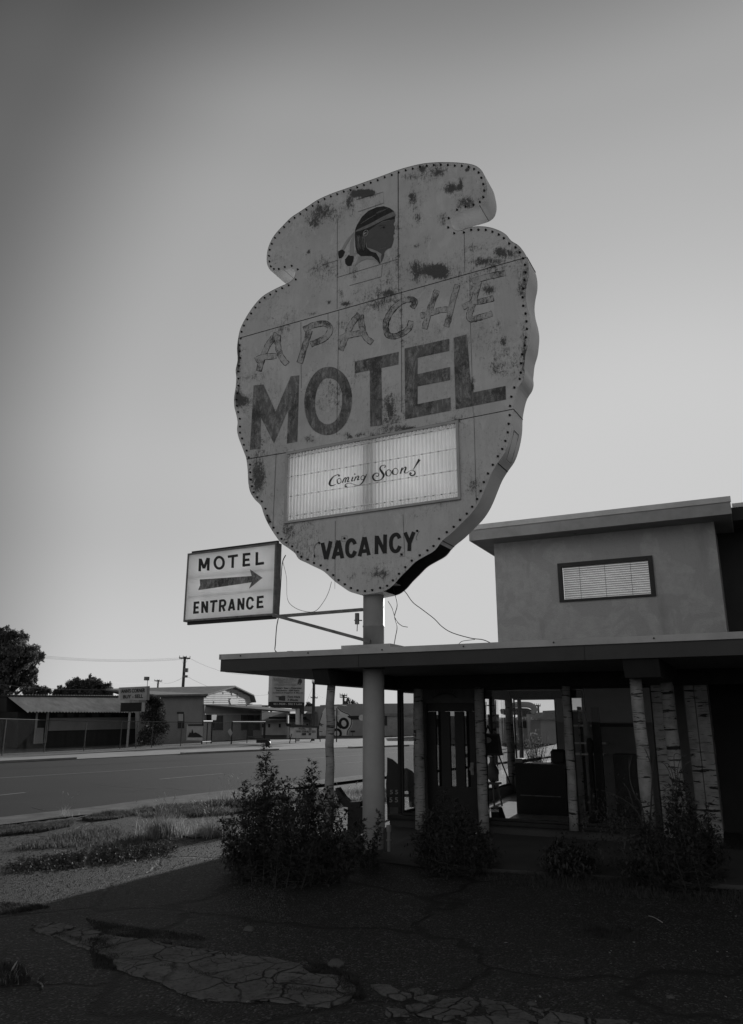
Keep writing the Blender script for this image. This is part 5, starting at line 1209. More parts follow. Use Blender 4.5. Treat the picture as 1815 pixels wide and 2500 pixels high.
mb = MB(); cR.slab(mb, [(560, 1710), (564, 1705), (582, 1707), (580, 1720), (563, 1720)], -.05, .04); mb.build('loose_siding', 'lightgrey', gb)
mb = MB(); e0, e1, pk = cL.p(375, 1700.5, -.3), cR.p(499, 1698, -.3), cR.p(567, 1677.5, -.3); pl = cL.p(392, 1683, 5)
mb.slab([e0, e1, pk, pl], Z * .12); b1 = cR.p(613, 1699, -.3); b2 = cR.p(618, 1715, -.3); d_ = (pl - pk)
mb.slab([pk, b1, b1 + d_, pk + d_], Z * .1); mb.slab([b1, b2, b2 + d_, b1 + d_], Z * .1); mb.build('roof', 'shingle', hs)
mb = MB(); cL.slab(mb, [(377, 1700.6), (498, 1699), (498, 1703.5), (377, 1703.5)], -.25, .1); mb.build('eaves', 'framewood', hs)
pr_ = MB(); A_ = [cR.p(498, 1720, 0), cR.p(617, 1719, 0), cR.p(660, 1728, 0), cR.p(750, 1739, -1.5), cR.p(640, 1738, -3.5)]
pr_.slab([cR.p(498, 1720.5), cR.p(640, 1737, -2.8), cR.p(730, 1737.5, -2.2), cR.p(745, 1731, 1.5), cR.p(620, 1722, .5)], Z * -.12); pr_.build('porch_roof', 'dark', hs)
mb = MB(); cR.slab(mb, [(635, 1737.2), (728, 1737), (728, 1742), (635, 1742.2)], -2.85, .1); cR.slab(mb, [(498, 1742.5), (635, 1742.5), (635, 1744.5), (498, 1744.5)], -.1, .1); mb.build('porch_fascia', 'lightgrey', hs)
mb = MB(); cR.slab(mb, [(498, 1722), (615, 1737), (635, 1742), (498, 1742)], -.05, .04); mb.build('porch_gusset', 'farwall2', hs)
for x0, x1, y1 in ((633, 636, 1810), (670.5, 674, 1808), (727, 729, 1806)): mb = MB(); cR.rect(mb, x0, 1742, x1, y1, -2.7, .12); mb.build('porch_post', 'lightgrey', hs)
for x0, y0, x1, y1 in ((523, 1748, 542, 1782), (591, 1746, 603, 1782), (620, 1747, 632, 1782)):
    mb = MB(); cR.rect(mb, x0, y0, x1, y1, -.04, .05); wn = mb.build('window', 'dark', hs); mb = MB(); cR.rect(mb, x0 - 1.5, y0 - 1, x0, y1 + 1, -.07, .06); cR.rect(mb, x1, y0 - 1, x1 + 1.5, y1 + 1, -.07, .06); cR.rect(mb, (x0 + x1) / 2 - .5, y0, (x0 + x1) / 2 + .5, y1, -.06, .02); mb.build('window_frame', 'framewood', wn)
mb = MB(); cR.rect(mb, 606, 1746, 617, 1797, -.05, .06); mb.build('door', 'dark', hs)
mb = MB(); cR.rect(mb, 505, 1745, 518, 1758, -.4, .4); mb.build('air_conditioner', 'dark', hs)
mb = MB(); cL.rect(mb, 436, 1743, 447, 1760, -.03, .05); w1_ = mb.build('window', 'lightgrey', hs)
mb = MB(); cL.rect(mb, 433, 1738, 449, 1742.8, -.02, .03); cL.rect(mb, 435, 1760.5, 447, 1778, -.02, .04); cL.rect(mb, 448, 1743, 450, 1778, -.02, .03); mb.build('window_frame', 'dark', w1_)
mb = MB(); cR.rect(mb, 604, 1797, 622, 1801, -.6, .5); mb.build('door_step', 'concrete', hs)
mb = MB(); cR.rect(mb, 612, 1702, 638, 1724, 5, 4); bx_ = mb.build('rear_block', 'lightgrey', hs)
# dark far building with windows beyond the porch
f = FP(G(560, 1797), G(800, 1796)); lb = thing('row_building', 'low pale building with a long tiled roof beyond the billboard', 'building', f.a)
mb = MB(); f.rect(mb, 610, 1762, 785, 1795, 0, 5); mb.build('wall', 'lightgrey', lb)
mb = MB(); mb.slab([f.p(600, 1762, -.5), f.p(790, 1762, -.5), f.p(790, 1741, 4), f.p(600, 1741, 4)], Z * .15); mb.build('roof', 'shingle', lb)
for x in (655, 681, 640, 700, 712, 735, 748, 760): mb = MB(); f.rect(mb, x, 1767, x + 5, 1776, -.05, .06); mb.build('window', 'dark', lb)
mb = MB(); f.rect(mb, 655, 1750, 745, 1755, -1.5, .4); mb.build('dark_ledge', 'dark', lb)
f = FP(G(620, 1790), G(700, 1790)); bb2 = thing('flat_building', 'small flat-roofed block showing two dark windows above the porch roof', 'building', f.a)
mb = MB(); f.rect(mb, 636, 1721.5, 656, 1790, 0, 4); mb.build('wall', 'grey', bb2)
for x in (639, 647): mb = MB(); f.rect(mb, x, 1724, x + 6, 1728, -.05, .06); mb.build('window', 'dark', bb2)
# --- corner sign
f = FP(G(294, 1827), G(366, 1824)); cs = thing('corner_sign', 'weathered post sign reading Anns corner buy and sell, in front of the shed', 'sign', G(315, 1827))
mb = MB(); f.slab(mb, [(294, 1678.5), (359, 1675.5), (359, 1709), (292.7, 1709)], 0, .12); pn = mb.build('board', 'lightgrey', cs)
mb = MB(); f.slab(mb, [(360, 1675.3), (366.5, 1675), (365, 1709), (360, 1709)], .0, .1); mb.build('board_edge', 'farwall', cs)
mb = MB(); f.text(mb, "ANN'S CORNER", [(296, 1683), (354.5, 1680), (354, 1690), (296, 1692)], bold=.03); f.text(mb, "BUY - SELL", [(301, 1697), (349.5, 1694.5), (349, 1704), (300.5, 1705.5)], bold=.03); mb.build('lettering', 'ink', pn)
mb = MB(); f.slab(mb, [(297.6, 1716), (346.8, 1715), (345.5, 1737), (296.4, 1737.7)], 0, .08); mb.build('lower_board', 'dark_and_shade', cs)
mb = MB(); f.slab(mb, [(347.2, 1715), (354.5, 1715), (354, 1737), (346, 1737.2)], .01, .07); mb.build('lower_board', 'lightgrey', cs)
mb = MB(); q0, q1 = f.p(327, 1676, .2), G(318, 1827); q0.z = f.p(327, 1676).z; mb.tube([Vector((f.p(316, 1827).x, f.p(316, 1827).y, 0)) + f.n * .2, Vector((f.p(316, 1827).x, f.p(316, 1827).y, 0)) + f.n * .2 + Z * 3.3], .07, 8); mb.build('post', 'steel', cs)
mb = MB(); lp = f.p(361.5, 1675, .05); mb.tube([lp, lp + Z * .35], .02, 5).box(lp + Z * .35 - f.d * .13, f.d * .26, f.n * .2, Z * .22); mb.build('floodlight', 'metal', cs)
# --- chain link fence
fp_ = [(5, 1845), (108, 1837), (205, 1833), (293, 1829), (332, 1827), (370, 1825.5), (441, 1822)]
fc = thing('chain_link_fence', 'chain link fence with steel posts running along the far pavement', 'fence', G(205, 1833))
def vert(px, ytop): g_ = G(*px); zt_ = atY(px[0], ytop, g_.y).z; return g_, Vector((g_.x, g_.y, zt_))
tops = [1755, 1758, 1760, 1761, 1761.5, 1762, 1763]; posts = [vert(p, t_) for p, t_ in zip(fp_, tops)]
for a, b in posts: mb = MB(); mb.tube([a, b], .03, 6); mb.build('post', 'fencemetal', fc)
ln = [b for a, b in posts]; ln = [ln[0] - (ln[1] - ln[0]) * 1.5] + ln; e_ = vert((505, 1819), 1764)[1]; e2_ = vert((640, 1813), 1765)[1]; ln += [e_, e2_]
mb = MB(); mb.tube(ln, .02, 5); mb.build('top_rail', 'fencemetal', fc)
mb = MB()
for a, b in zip(ln[:-1], ln[1:]): mb.add([Vector((a.x, a.y, .05)), Vector((b.x, b.y, .05)), b - Z * .02, a - Z * .02], [(0, 1, 2, 3)])
mb.build('mesh', 'link', fc)
def gate(label, x0, x1, yb0, yb1, yt, mids):
    g = thing('gate', label, 'gate', G(x0, yb0), None); mb = MB(); a0_, a1_ = vert((x0, yb0), yt); b0_, b1_ = vert((x1, yb1), yt)
    mb.tube([a0_, a1_], .05, 6).tube([b0_, b1_], .05, 6).tube([a1_, b1_], .045, 6).tube([a0_ + Z * .15, b0_ + Z * .15], .03, 6)
    for m_ in mids: mb.tube([a0_.lerp(b0_, m_), a1_.lerp(b1_, m_)], .03, 6)
    mb.build('gate_frame', 'dark', g); mb = MB(); mb.add([a0_ + Z * .1, b0_ + Z * .1, b1_, a1_], [(0, 1, 2, 3)]); mb.build('mesh', 'link', g)
gate('narrow dark pipe gate left of the house window', 493, 516, 1817, 1815, 1760.5, (.5,)); gate('wide dark pipe gate in front of the house door', 565, 646, 1817, 1812, 1762, (.45,))
dl = thing('gate_dolly', 'dark gate support on a small wheel at the end of the wide gate', 'cart', G(640, 1813)); mb = MB(); mb.tube([G(645, 1812), vert((645, 1812), 1763)[1]], .09, 6).box(G(626, 1814, .1), Vector((.9, .2, 0)), Vector((0, .3, 0)), Z * .25); mb.build('frame', 'black', dl)
mb = MB(); w_ = G(654, 1815, .17); mb.tube([w_, w_ + Vector((.02, .12, 0))], .17, 14); mb.build('wheel', 'black', dl)
f = FP(G(450, 1825), G(495, 1823)); bn = thing('banner', 'printed banner with a dark figure picture hung low on the fence', 'banner', f.p(472, 1810))
mb = MB(); f.slab(mb, [(455, 1769), (494, 1768), (492, 1809), (453, 1808)], -.1, .03); b_ = mb.build('sheet', 'lightgrey', bn)
mb = MB(); f.slab(mb, [(456, 1768.5), (494, 1768), (493.6, 1772), (456, 1772)], -.14, .02); f.slab(mb, [(455, 1799.5), (460, 1788), (464, 1790), (466, 1780), (469, 1790), (474, 1788), (484, 1793), (492, 1800)], -.14, .02); mb.build('picture', 'black', b_)
mb = MB(); f.slab(mb, [(454, 1801), (491.5, 1801), (491, 1807.5), (453.6, 1807)], -.13, .01); f.text(mb, 'CALL TODAY', [(461, 1802.5), (489, 1802.5), (489, 1806), (461, 1806)], -.16); mb.build('lettering', 'white', b_)
mb = MB(); f.slab(mb, [(560, 1778), (565.5, 1789), (561, 1798), (554, 1786)], -.1, .02); tag(mb.build('fence_tag', 'lightgrey'), 'small pale diamond placard wired to the fence before the house', 'placard')
# --- supply billboard
f = FP(G(700, 1811), G(742, 1809)); bl_ = thing('billboard', 'tall pale roadside billboard listing ranch supplies with a pointing hand', 'billboard', G(730, 1810))
mb = MB(); f.slab(mb, [(665.5, 1636), (745.5, 1638), (744, 1714), (663.3, 1713)], 0, .3); pn = mb.build('panel', 'lightgrey', bl_)
mb = MB(); f.slab(mb, [(663.2, 1713.2), (744, 1714.2), (743.5, 1727), (663, 1725.5)], -.01, .3); ft = mb.build('footer_band', 'dark_and_shade', bl_)
mb = MB(); f.slab(mb, [(672, 1725.7), (743.5, 1727.2), (743.3, 1743), (736, 1743), (733, 1730), (674, 1728)], .0, .3); mb.build('cabinet_base', 'dark', bl_)
T = lambda s_, x0, x1, y0, y1, bd=.02, sh_=0: f.text(mb, s_, [(x0, y0), (x1, y0 + .3), (x1, y1 + .3), (x0, y1)], -.05, bold=bd, shear=sh_)
mb = MB(); T('RANCH SUPPLY', 668, 725, 1655.5, 1661.5); mb.build('lettering', 'grey', pn)
mb = MB(); T('OLD FASHION', 681, 711, 1664, 1667.5); T('TOWN & COUNTRY STORE', 669, 723, 1669, 1672.5); f.slab(mb, [(669, 1662.5), (724, 1663), (724, 1663.4), (669, 1662.9)], -.03, .01); f.slab(mb, [(669, 1673.6), (724, 1674), (724, 1674.4), (669, 1674)], -.03, .01); mb.build('lettering', 'grey', pn)
mb = MB(); T('Western Gear - Outerwear', 668.5, 736.5, 1677.5, 1681.5, .03); T('Hardware - Gift Items', 674, 730.5, 1683.5, 1687.5, .03); T('Livestock Supplies & More!', 666.5, 738, 1689.5, 1693.5, .03); T('Turn Here', 701, 732, 1698.5, 1703.5, .03, .25); T('3 Blocks', 701, 727.5, 1706, 1711, .03, .25)
f.slab(mb, [(673, 1700), (683, 1700), (690, 1698.5), (696, 1699), (696, 1711), (688, 1710.5), (680, 1709), (682, 1706), (679, 1704), (683, 1702), (673, 1700.8)], -.04, .01)
f.slab(mb, [(729, 1659), (733, 1657), (737, 1660), (736.5, 1668), (735, 1668), (734.5, 1663), (733, 1672), (731, 1672), (731.5, 1663), (728, 1671), (726, 1671), (728, 1664)], -.04, .01); mb.build('lettering', 'ink', pn)
mb = MB(); T('461-9620 - 502 S Lake', 666, 736.5, 1716, 1721, .03); mb.build('lettering', 'lightgrey', ft)
mb = MB(); f.rect(mb, 728.5, 1727, 733.5, 1811.5, .05, .2); mb.build('post', 'lightgrey', bl_)
# --- marquee trailer
f = FP(G(718, 1814.5), G(775, 1811.5)); mq = thing('marquee_trailer', 'portable marquee sign on thin legs with a dark peaked top', 'sign', G(745, 1813))
mb = MB(); f.slab(mb, [(719, 1776), (774.5, 1777), (774, 1803.5), (718.5, 1802)], 0, .35); pn = mb.build('panel', 'lightgrey', mq)
mb = MB(); f.slab(mb, [(708, 1766), (716, 1768), (778, 1773), (779, 1803.5), (774.8, 1803.5), (774.8, 1776.5), (718.6, 1775.6), (711, 1773)], -.03, .4); f.slab(mb, [(713, 1802.5), (784, 1804), (784, 1805), (713, 1804)], -.03, .3); mb.build('header', 'dark', mq)
mb = MB(); f.text(mb, 'WAITING', [(728, 1777), (745, 1777.3), (745, 1782), (728, 1781.6)], -.05, bold=.03); f.text(mb, 'BIG', [(754, 1777.4), (760, 1777.6), (760, 1782), (754, 1782)], -.05, bold=.03); f.text(mb, 'WHILE YOUR BUTT GETS', [(722, 1783), (770, 1783.8), (770, 1789), (722, 1788)], -.05, bold=.03)
for x in (737, 742, 754): f.rect(mb, x, 1789.6, x + 4.4, 1795, -.05, .01)
mb.build('lettering', 'ink', pn)
mb = MB()
for a, b in (((715, 1792), (710, 1815)), ((765, 1800), (760, 1818)), ((725, 1804), (725, 1813)), ((784, 1802), (786, 1817))): mb.tube([f.p(*a, .1), f.p(*b, .1)], .035, 5)
mb.build('leg', 'dark', mq)
# --- mural wall with route shield
f = FP(G(778, 1797.5), G(1020, 1795)); mw = thing('mural_building', 'plain grey flat-roofed building with a giant painted route 66 shield', 'building', f.a)
mb = MB(); f.slab(mb, [(778, 1797.5), (778, 1724), (852, 1722), (852, 1718.5), (1010, 1717), (1010, 1795)], 0, 8); wl = mb.build('wall', 'farwall', mw)
PA = PX(640, 1640, 240 / 1647, f.a, f.n, step=.004, lift=.02)
shp = [(1160,575),(1265,575),(1320,640),(1400,680),(1470,710),(1510,780),(1522,850),(1497,930),(1450,990),(1440,1070),(960,1070),(945,990),(952,900),(968,830),(1005,740),(1010,680),(1060,600)]
mb = MB(); PA.poly(mb, shp); PA.poly
sd_ = mb.build('shield', 'white', wl); sd_.data.materials[0] = M['white']
mb = MB(); PA.stroke(mb, [(1262,590),(1318,652),(1395,692),(1462,722),(1495,790),(1503,850),(1478,925),(1435,990),(1425,1065)], 15, 4); PA.stroke(mb, [(1012,690),(985,780),(958,880),(952,960)], 9, 3); PA.stroke(mb, [(960,1000),(1010,1004)], 10); PA.stroke(mb, [(1140,800),(1200,712)], 14)
PA.ellipse(mb, 1370, 865, 64, 76, 44, -.2); PA.stroke(mb, [(1330,940),(1280,890),(1252,832)], [44, 46, 30], 4); PA.ellipse(mb, 1252, 1035, 66, 70, 40)
PA.stroke(mb, [(1160,1060),(1140,1000)], 36)
mb.build('shield_figures', 'black', wl)
mb = MB(); PA.c = 5
for ch, x, y, r in (('R', 990, 880, -1.0), ('E', 1190, 640, -.75), ('T', 1150, 690, -.75)):
    hw, hh_ = 24, 34; c_, s__ = math.cos(r), math.sin(r); L = PA.off(); text_on(mb, ch, [(x + dx * c_ - dy * s__, y + dx * s__ + dy * c_) for dx, dy in ((-hw, -hh_), (hw, -hh_), (hw, hh_), (-hw, hh_))], lambda x, y: PA.p(x, y, L), bold=.03)
mb.build('shield_lettering', 'black', wl)
mb = MB(); PA.c = 8; PA.poly(mb, [(1430,738),(1480,735),(1480,740),(1620,737),(1650,760),(1640,800),(1480,800),(1480,782),(1450,770),(1430,750)]); mb.build('painted_bar', 'dark', wl)
mb = MB(); PA.disc(mb, 1670, 770, 52); mb.build('painted_disc', 'white', wl)
mb = MB(); PA.poly(mb, [(1480,985),(1555,985),(1555,1012),(1480,1012)]); PA.stroke(mb, [(1520,1012),(1520,1090)], 7); mb.build('wall_box', 'dark_and_shade', wl)
g_ = G(822, 1812); sp_ = thing('sign_pole', 'slim dark pole with two small pale plates in front of the painted shield', 'pole', g_); f = FP(G(815, 1812), G(830, 1811.5))
mb = MB(); mb.tube([g_, Vector((g_.x, g_.y, atY(821, 1729, g_.y).z))], .045, 6); mb.build('pole', 'dark', sp_)
for q in ((816, 1749, 827, 1760), (823, 1735, 827.5, 1746)): mb = MB(); f.rect(mb, *q, -.08, .02); mb.build('plate', 'lightgrey', sp_)
# --- utility poles and lines
def upole(label, x, ybase_Y, ytop, arms, r=.14, extra=()):
    Yd = ybase_Y; tp = atY(x, ytop, Yd); g = thing('utility_pole', label, 'utility pole', (tp.x, Yd, 0), 'utility poles along the far streets'); mb = MB(); mb.tube([(tp.x, Yd, 0), tp], [r * 1.1, r * .8], 8); mb.build('pole', 'woodpole', g)
    for x0, x1, y in arms:
        mb = MB(); a, b = atY(x0, y, Yd - .15), atY(x1, y + 1, Yd - .15); bar(mb, a, b, .12, .12)
        for f_ in (.03, .35, .65, .97): p = a.lerp(b, f_); mb.tube([p + Z * .1, p + Z * .28], .03, 5)
        bar(mb, a.lerp(b, .2), Vector((tp.x, Yd - .15, a.z - .7)), .025, .025); bar(mb, b.lerp(a, .2), Vector((tp.x, Yd - .15, a.z - .7)), .025, .025); mb.build('crossarm', 'woodpole', g)
    for x0, y0, x1, y1 in extra: mb = MB(); a = atY(x0, y1, Yd - .3); mb.lathe(a, [(.22 * 1, 0), (.22, (y1 - y0) * Yd / 1850)], 10); mb.build('transformer', 'metal', g)
    return tp
tA = upole('tall utility pole with transformer behind the gabled house', 452, 72, 1603, [(438, 465, 1608)], .15, [(454.5, 1632, 456, 1641), (453.5, 1649, 456, 1654)])
tB = upole('short far utility pole just left of the tall one', 387, 110, 1660, [(377.5, 396, 1663)], .14)
tC = upole('near leaning dark pole between the billboard and the birch post', 767, 62, 1668, [(762.5, 771, 1669)], .13)
tD = upole('pole with one crossarm directly behind the dark pole', 768, 110, 1702, [(759, 776, 1704)], .12)
tE = upole('pole with two crossarms above the mural wall', 839.5, 95, 1696, [(830, 848, 1698), (830, 848, 1703)], .14)
tF = upole('faint far pole left of the mural wall above the trees', 757, 150, 1718, [(752, 764, 1719.5)], .12)
tG = upole('utility pole partly hidden by the left side of the billboard', 664, 85, 1690, [(655, 672, 1694.5)], .12)
def wires(label, segs, r):
    mb = MB()
    for (x0, y0, Y0_), (x1, y1, Y1_), sag in segs:
        a, b = atY(x0, y0, Y0_), atY(x1, y1, Y1_); mb.tube([a.lerp(b, f_) - Z * sag * 4 * f_ * (1 - f_) for f_ in [i / 10 for i in range(11)]], r, 4)
    tag(mb.build('power_line', 'metal'), label, 'power line', kind=None)
wires('thin lines running from the tall utility pole over the sky to the left', [((-60, 1580, 60), (440, 1606, 72), .5), ((-60, 1584, 60), (452, 1608, 72), .5), ((-60, 1588, 60), (463, 1609, 72), .5)], .008)
wires('single cable passing just above the shed roof among the trees', [((-60, 1662, 60), (310, 1682, 60), .3)], .016)
wires('faint lines between the tall utility pole and the short far one', [((250, 1660, 90), (387, 1663, 110), .4), ((387, 1663, 110), (445, 1655, 72), .4)], .010)
wires('lines dropping from the tall utility pole toward the billboard', [((465, 1608, 72), (665, 1640, 85), .8), ((454, 1650, 72), (665, 1694, 85), .8), ((665, 1696, 85), (760, 1704, 110), .5)], .009)
wires('wires leaving the near dark pole at a slant', [((767, 1672, 62), (740, 1735, 62), 0), ((767, 1690, 62), (900, 1712, 95), .8)], .008)
# long low masses on the horizon, right of the lot, seen through the office
f = FP(G(1150, 1806), G(1420, 1806))
gg = thing('diner_sign', 'far motel rooftop sign shaped like a dark bowl with a looping arch above', 'sign', atY(1265, 1760, 48)); PG = PX(1170, 1660, 230 / 1647, Vector((0, 48, 0)), Vector((0, 1, 0)), lift=0)
mb = MB(); mb.slab([PG.p(x, y) for x, y in ((400,525),(420,505),(470,510),(560,495),(700,488),(850,495),(910,520),(930,560),(900,600),(700,610),(480,610),(420,590))], Vector((0, .8, 0))); mb.build('bowl', 'dark_and_shade', gg)
mb = MB(); mb.tube([PG.p(x, y) for x, y in smoothcurve([(480,490),(620,440),(760,432),(880,440),(950,480),(965,530),(930,590)], 4)], .18, 6); mb.build('arch', 'grey', gg)
mb = MB()
for x in (560, 860): mb.tube([PG.p(x, 600), Vector((PG.p(x, 600).x, 48, 0))], .12, 6)
mb.build('pole', 'grey', gg)
mb = MB(); text_on(mb, 'MOTEL', [(1253, 1750), (1304, 1750), (1304, 1757), (1253, 1757)], lambda x, y: PG.p((x - 1170) * 1647 / 230, (y - 1660) * 1647 / 230, .05), bold=.03); mb.build('lettering', 'lightgrey', gg)
for lab, x0, y0, x1, y1, Yd, mt, rf in (('long low building under the bowl sign, seen through the office glass', 1160, 1760, 1330, 1800, 60, 'grey', 0), ('gabled house beyond the rear window at right', 1322, 1757, 1358, 1800, 55, 'farwall', 1), ('broad shed far behind the door of the office', 1040, 1755, 1160, 1800, 70, 'farwall', 0), ('wide low warehouse glimpsed through the left office window', 900, 1748, 1010, 1800, 80, 'grey', 0), ('long distant terrace behind the right part of the office', 1380, 1740, 1900, 1800, 75, 'grey', 0)):
    a, b = atY(x0, y1, Yd), atY(x1, y0, Yd); b_ = thing('far_building', lab, 'building', (a.x, Yd, 0)); mb = MB(); mb.box((a.x, Yd, 0), (b.x - a.x, 0, 0), (0, 8, 0), Z * b.z); mb.build('wall', mt, b_)
    mb = MB()
    if rf: w_ = b.x - a.x; mb.slab([(a.x - .3, Yd - .3, b.z), (b.x + .3, Yd - .3, b.z), (b.x - w_ * .3, Yd - .3, b.z + .5), (a.x + w_ * .3, Yd - .3, b.z + .5)], (0, 8.6, 0))
    else: mb.box((a.x - .2, Yd - .2, b.z + .001), (b.x - a.x + .4, 0, 0), (0, 8.4, 0), Z * .25)
    mb.build('roof', 'shingle', b_)
    mb = MB(); n_ = int((b.x - a.x) / 2.5)
    for i in range(n_): 
        m2 = MB(); m2.box((a.x + .8 + i * 2.5, Yd - .05, 1.0), (1.1, 0, 0), (0, .04, 0), Z * 1.0); m2.build('window', 'dark', b_)
upole('utility pole far behind the rear office window', 1314, 80, 1721, [(1306, 1320, 1724)], .12)

# ================================================================== INSIDE AND BY THE OFFICE
def bx(mb, s0, s1, t0, t1, z0, z1): return mb.bb(s0, s1, t0, t1, z0, z1)
c0 = at_s(1252, 5.2); c1 = at_s(1372, 5.2)
ct = thing('reception_counter', 'large black reception counter standing inside behind the big window', 'counter', B(c0, 5.2, .012))
mb = MB(); bx(mb, c0, c1, 5.2, 5.8, .013, .84); mb.build('body', 'furniture', ct); mb = MB(); bx(mb, c0 - .03, c1 + .03, 5.17, 5.83, .841, .89); mb.build('top', 'furniture', ct)
mb = MB(); bx(mb, c0 + .08, c1 - .1, 5.185, 5.199, .33, .345); mb.build('front_rail', 'metal', ct)
mb = MB(); s_ = at_s(1275, 5.4); mb.box(B(s_, 5.3, .893), E1 * .3 + Z * .06, E2 * .25, Z * .05 - E1 * .01); tag(mb.build('book', 'framewood', bevel=.005), 'tilted dark box of papers lying on the reception counter', 'box')
mb = MB(); bx(mb, at_s(1258, 5.5), at_s(1276, 5.5), 5.35, 5.6, .892, .97); tag(mb.build('paper_tray', 'grey', bevel=.01), 'pale low tray at the left end of the reception counter', 'tray')
chn = thing('armchair', 'dark rounded armchair back rising behind the reception counter', 'armchair', B(at_s(1355, 6.2), 6.2, .012)); a_, b_ = at_s(1338, 6.2), at_s(1376, 6.2)
mb = MB(); bx(mb, a_, b_, 6.2, 6.32, .3, 1.12); mb.build('backrest', 'furniture', chn, bevel=.05); mb = MB(); bx(mb, a_, b_, 6.321, 6.8, .25, .5); mb.build('seat', 'furniture', chn, bevel=.04); mb = MB()
for ss in (a_ + .05, b_ - .05):
    for tt in (6.36, 6.7): mb.bb(ss - .02, ss + .02, tt, tt + .04, .013, .249)
mb.build('leg', 'furniture', chn)
# easel with framed board
te = 3.6; PE = PX(900, 1640, 500 / 1647, B(0, te), E2, lift=0)
el_ = thing('easel', 'thin easel carrying a framed dark notice board with a round seal', 'easel', B(at_s(1210, te), te, 0)); mb = MB(); mb.slab([PE.p(x, y) for x, y in ((925,495),(1050,498),(1078,672),(935,675))], E2 * .03); bd_ = mb.build('board', 'framewood', el_)
mb = MB(); mb.slab([PE.p(x, y, .006) for x, y in ((932,512),(1035,512),(1052,655),(940,655))], E2 * .004); mb.build('board_face', 'dark', bd_)
mb = MB(); pts_ = [(958 + 32 * math.cos(a), 550 + 24 * math.sin(a)) for a in [i * math.pi / 10 for i in range(20)]]; mb.slab([PE.p(x, y, .012) for x, y in pts_], E2 * .004); mb.build('seal', 'farwall', bd_)
mb = MB()
for q in (((1048, 672), (1140, 900)), ((955, 430), (990, 500)), ((960, 430), (942, 500)), ((940, 672), (930, 1050))): mb.tube([PE.p(*q[0]), PE.p(*q[1])], .012, 5)
mb.build('leg', 'black', el_)
# vase on stool
tv_ = 6.2; sv_ = at_s(1198, tv_)
stl = thing('stool', 'small round three-legged stool under the pottery vase', 'stool', B(sv_, tv_, .012)); mb = MB(); mb.lathe(B(sv_, tv_, .43), [(.17, 0), (.18, .02), (.17, .045)], 18); mb.build('seat', 'pottery', stl)
for a in (0.4, 2.5, 4.6): mb = MB(); mb.tube([B(sv_, tv_, .43) + Vector((math.cos(a) * .1, math.sin(a) * .1, 0)), B(sv_, tv_, .013) + Vector((math.cos(a) * .19, math.sin(a) * .19, 0))], .018, 6); mb.build('leg', 'pottery', stl)
mb = MB(); mb.lathe(B(sv_, tv_, .476), [(.05, 0), (.09, .05), (.13, .16), (.13, .22), (.08, .32), (.05, .38), (.045, .44), (.07, .48)], 20); tag(mb.build('vase', 'pottery', None, smooth=True), 'dark narrow-necked pottery vase on the round stool', 'vase')
# wedge sign case by the window
mb = MB(); s0_, s1_ = at_s(1190, 3.0), at_s(1219, 3.0); mb.hexa([B(s0_, 3.0, .013), B(s1_, 3.0, .013), B(s1_, 3.3, .013), B(s0_, 3.3, .013)], [B(s0_, 3.0, .34), B(s0_ + .1, 3.0, .32), B(s0_ + .1, 3.3, .32), B(s0_, 3.3, .34)]); tag(mb.build('doorstop_case', 'furniture', bevel=.01), 'low black slanted case on the floor inside the big window', 'case')
# scaffold like plant stand
mb = MB(); PK = PX(1170, 1660, 230 / 1647, B(0, 8.2), E2, lift=0)
for q in ([(125,380),(118,650),(120,830)], [(290,350),(292,650),(300,900)], [(245,450),(248,650)], [(120,445),(290,448)], [(118,650),(296,650)], [(180,655),(182,900)]): mb.tube([PK.p(x, y) for x, y in q], .014, 5)
a_ = PK.p(300, 900); mb.tube([a_, Vector((a_.x, a_.y, .01))], .014, 5)
tag(mb.build('metal_rack', 'dark'), 'spindly metal rack inside near the corner windows', 'rack')
# right hand room: dark lamp post, shelves, hanging lamp
tl = 4.6; PR_ = PX(1380, 1600, 435 / 1647, B(0, tl), E2, lift=0)
sl2 = at_s(1436, tl); ft = thing('floor_post', 'tall black post with glossy turned foot behind the right window', 'post', B(sl2, tl, .012))
mb = MB(); mb.lathe(B(sl2, tl, .013), [(.12, 0), (.11, .05), (.05, .12), (.045, .5), (.035, .52), (.045, .55), (.04, 1.1), (.06, 1.15), (.06, 1.3), (.03, 1.36)], 18); mb.build('pole', 'black', ft, smooth=True)
mb = MB(); mb.bb(sl2 - .0, sl2 + .14, tl + .3, tl + .36, .013, 1.9); mb.build('back_board', 'black', ft)
hl = thing('hanging_lamp', 'small cylindrical lamp hanging on a cord behind the right window', 'lamp', PR_.p(205, 740)); mb = MB(); mb.lathe(PR_.p(205, 740), [(.05, 0), (.055, .02), (.055, .22), (.04, .24)], 16); mb.build('shade', 'grey', hl); q = PR_.p(205, 740) + Z * .24; mb = MB(); mb.tube([q, Vector((q.x, q.y, ZS - .036))], .01, 5); mb.build('cord', 'dark', hl)
shf = thing('wall_shelf', 'shelf unit with pale edges along the rear of the right window', 'shelf', PR_.p(200, 1100))
PR2 = PX(1380, 1600, 435 / 1647, B(0, 5.5), E2, lift=0)
for x0, x1, y in ((30, 300, 657), (60, 380, 818), (60, 360, 920), (30, 160, 524)):
    mb = MB(); a, b = PR2.p(x0, y), PR2.p(x1, y); mb.box(a, b - a - Z * (b - a).z, E2 * .3, Z * .03); mb.build('shelf_board', 'white', shf)
mb = MB(); a = PR2.p(110, 500); mb.box(Vector((a.x, a.y, .013)), E1 * .03, E2 * .3, Z * 1.9); mb.build('upright', 'birch', shf)
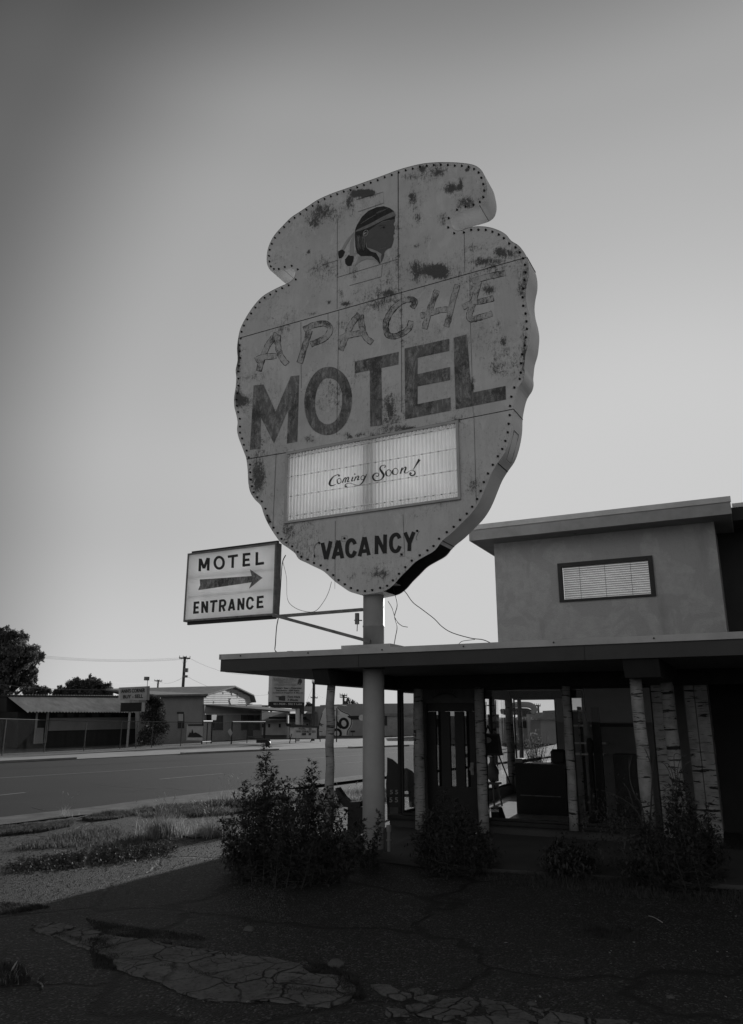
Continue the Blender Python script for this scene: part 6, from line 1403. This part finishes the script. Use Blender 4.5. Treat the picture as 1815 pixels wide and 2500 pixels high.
mb = MB(); a, b = PR2.p(440, 912), PR2.p(510, 912); mb.box(Vector((a.x, a.y, .013)), E1 * .45, E2 * .35, Z * (a.z - .013)); tag(mb.build('cabinet', 'framewood', bevel=.01), 'low dark cabinet beside the shelves in the right window', 'cabinet')
mb = MB(); a = B(4.3, 5.86, 1.55); mb.box(a, E1 * .9, E2 * .03, Z * .06); tag(mb.build('wall_rail', 'black'), 'short dark rail mounted high on the inner partition', 'rail')
# winged bench beyond the column
tb_ = 3.4
be = thing('bench', 'dark weathered bench with two curved winged ends beyond the round column', 'bench', B(1.9, tb_, 0)); PB = PX(900, 1640, 500 / 1647, B(0, tb_), E2, lift=0)
mb = MB(); mb.slab([PB.p(x, y) for x, y in ((150,690),(185,705),(230,745),(262,785),(300,775),(345,800),(375,850),(392,900),(396,1040),(380,1090),(330,1090),(320,960),(280,960),(275,1090),(150,1090),(140,900),(150,800))], E2 * .05); mb.build('backrest', 'furniture', be)
mb = MB(); a, b = PB.p(145, 1000), PB.p(394, 1000); mb.box(a, b - a - Z * (b - a).z, E2 * .4, Z * .05); mb.build('seat', 'furniture', be)
mb = MB()
for q in ((150, 1005), (380, 1005)): p = PB.p(*q); mb.box(Vector((p.x, p.y, .013)), E1 * .05, E2 * .4, Z * (p.z - .014)); 
mb.build('leg', 'furniture', be)
mb = MB(); text_on(mb, '5 5', [(175, 950), (240, 950), (240, 985), (175, 985)], lambda x, y: PB.p(x, y, .01), bold=.02); text_on(mb, '5 5', [(170, 1010), (240, 1010), (240, 1050), (170, 1050)], lambda x, y: PB.p(x, y, .01), bold=.02); mb.build('figure_plate', 'grey', be)
P4 = PX(500, 1800, 500 / 1647, B(0, 2.1), E2, lift=0)
sc_ = thing('scrap_sledge', 'dark curved timber with raised horn behind the bush, left of the column', 'scrap', P4.p(1150, 520)); mb = MB()
mb.slab([P4.p(x, y) for x, y in ((1050,410),(1068,405),(1090,440),(1120,480),(1165,522),(1200,520),(1250,515),(1250,560),(1180,565),(1120,560),(1075,500))], E2 * .12); mb.build('horn', 'furniture', sc_)
mb = MB(); p = P4.p(1150, 560); mb.box(Vector((p.x, p.y, 0)), E1 * .5, E2 * .3, Z * p.z); mb.build('base', 'furniture', sc_)
p = G(950, 2088); sg = thing('standpipe', 'short pale water standpipe beside the foot of the round column', 'standpipe', p); mb = MB(); mb.tube([p, p + Z * .28], .022, 8).tube([p + Z * .17, p + Z * .19], .036, 8).tube([p + Z * .28, p + Z * .36], .032, 8); mb.build('pipe', 'grey', sg); mb = MB(); mb.tube([p + Vector((-.06, 0, 0)), p + Vector((-.055, 0, .32))], .014, 6); mb.build('stake', 'framewood', sg)
mb = MB(); mb.sheet([atY(x, y, Y) for x, y, Y in ()]) if False else None
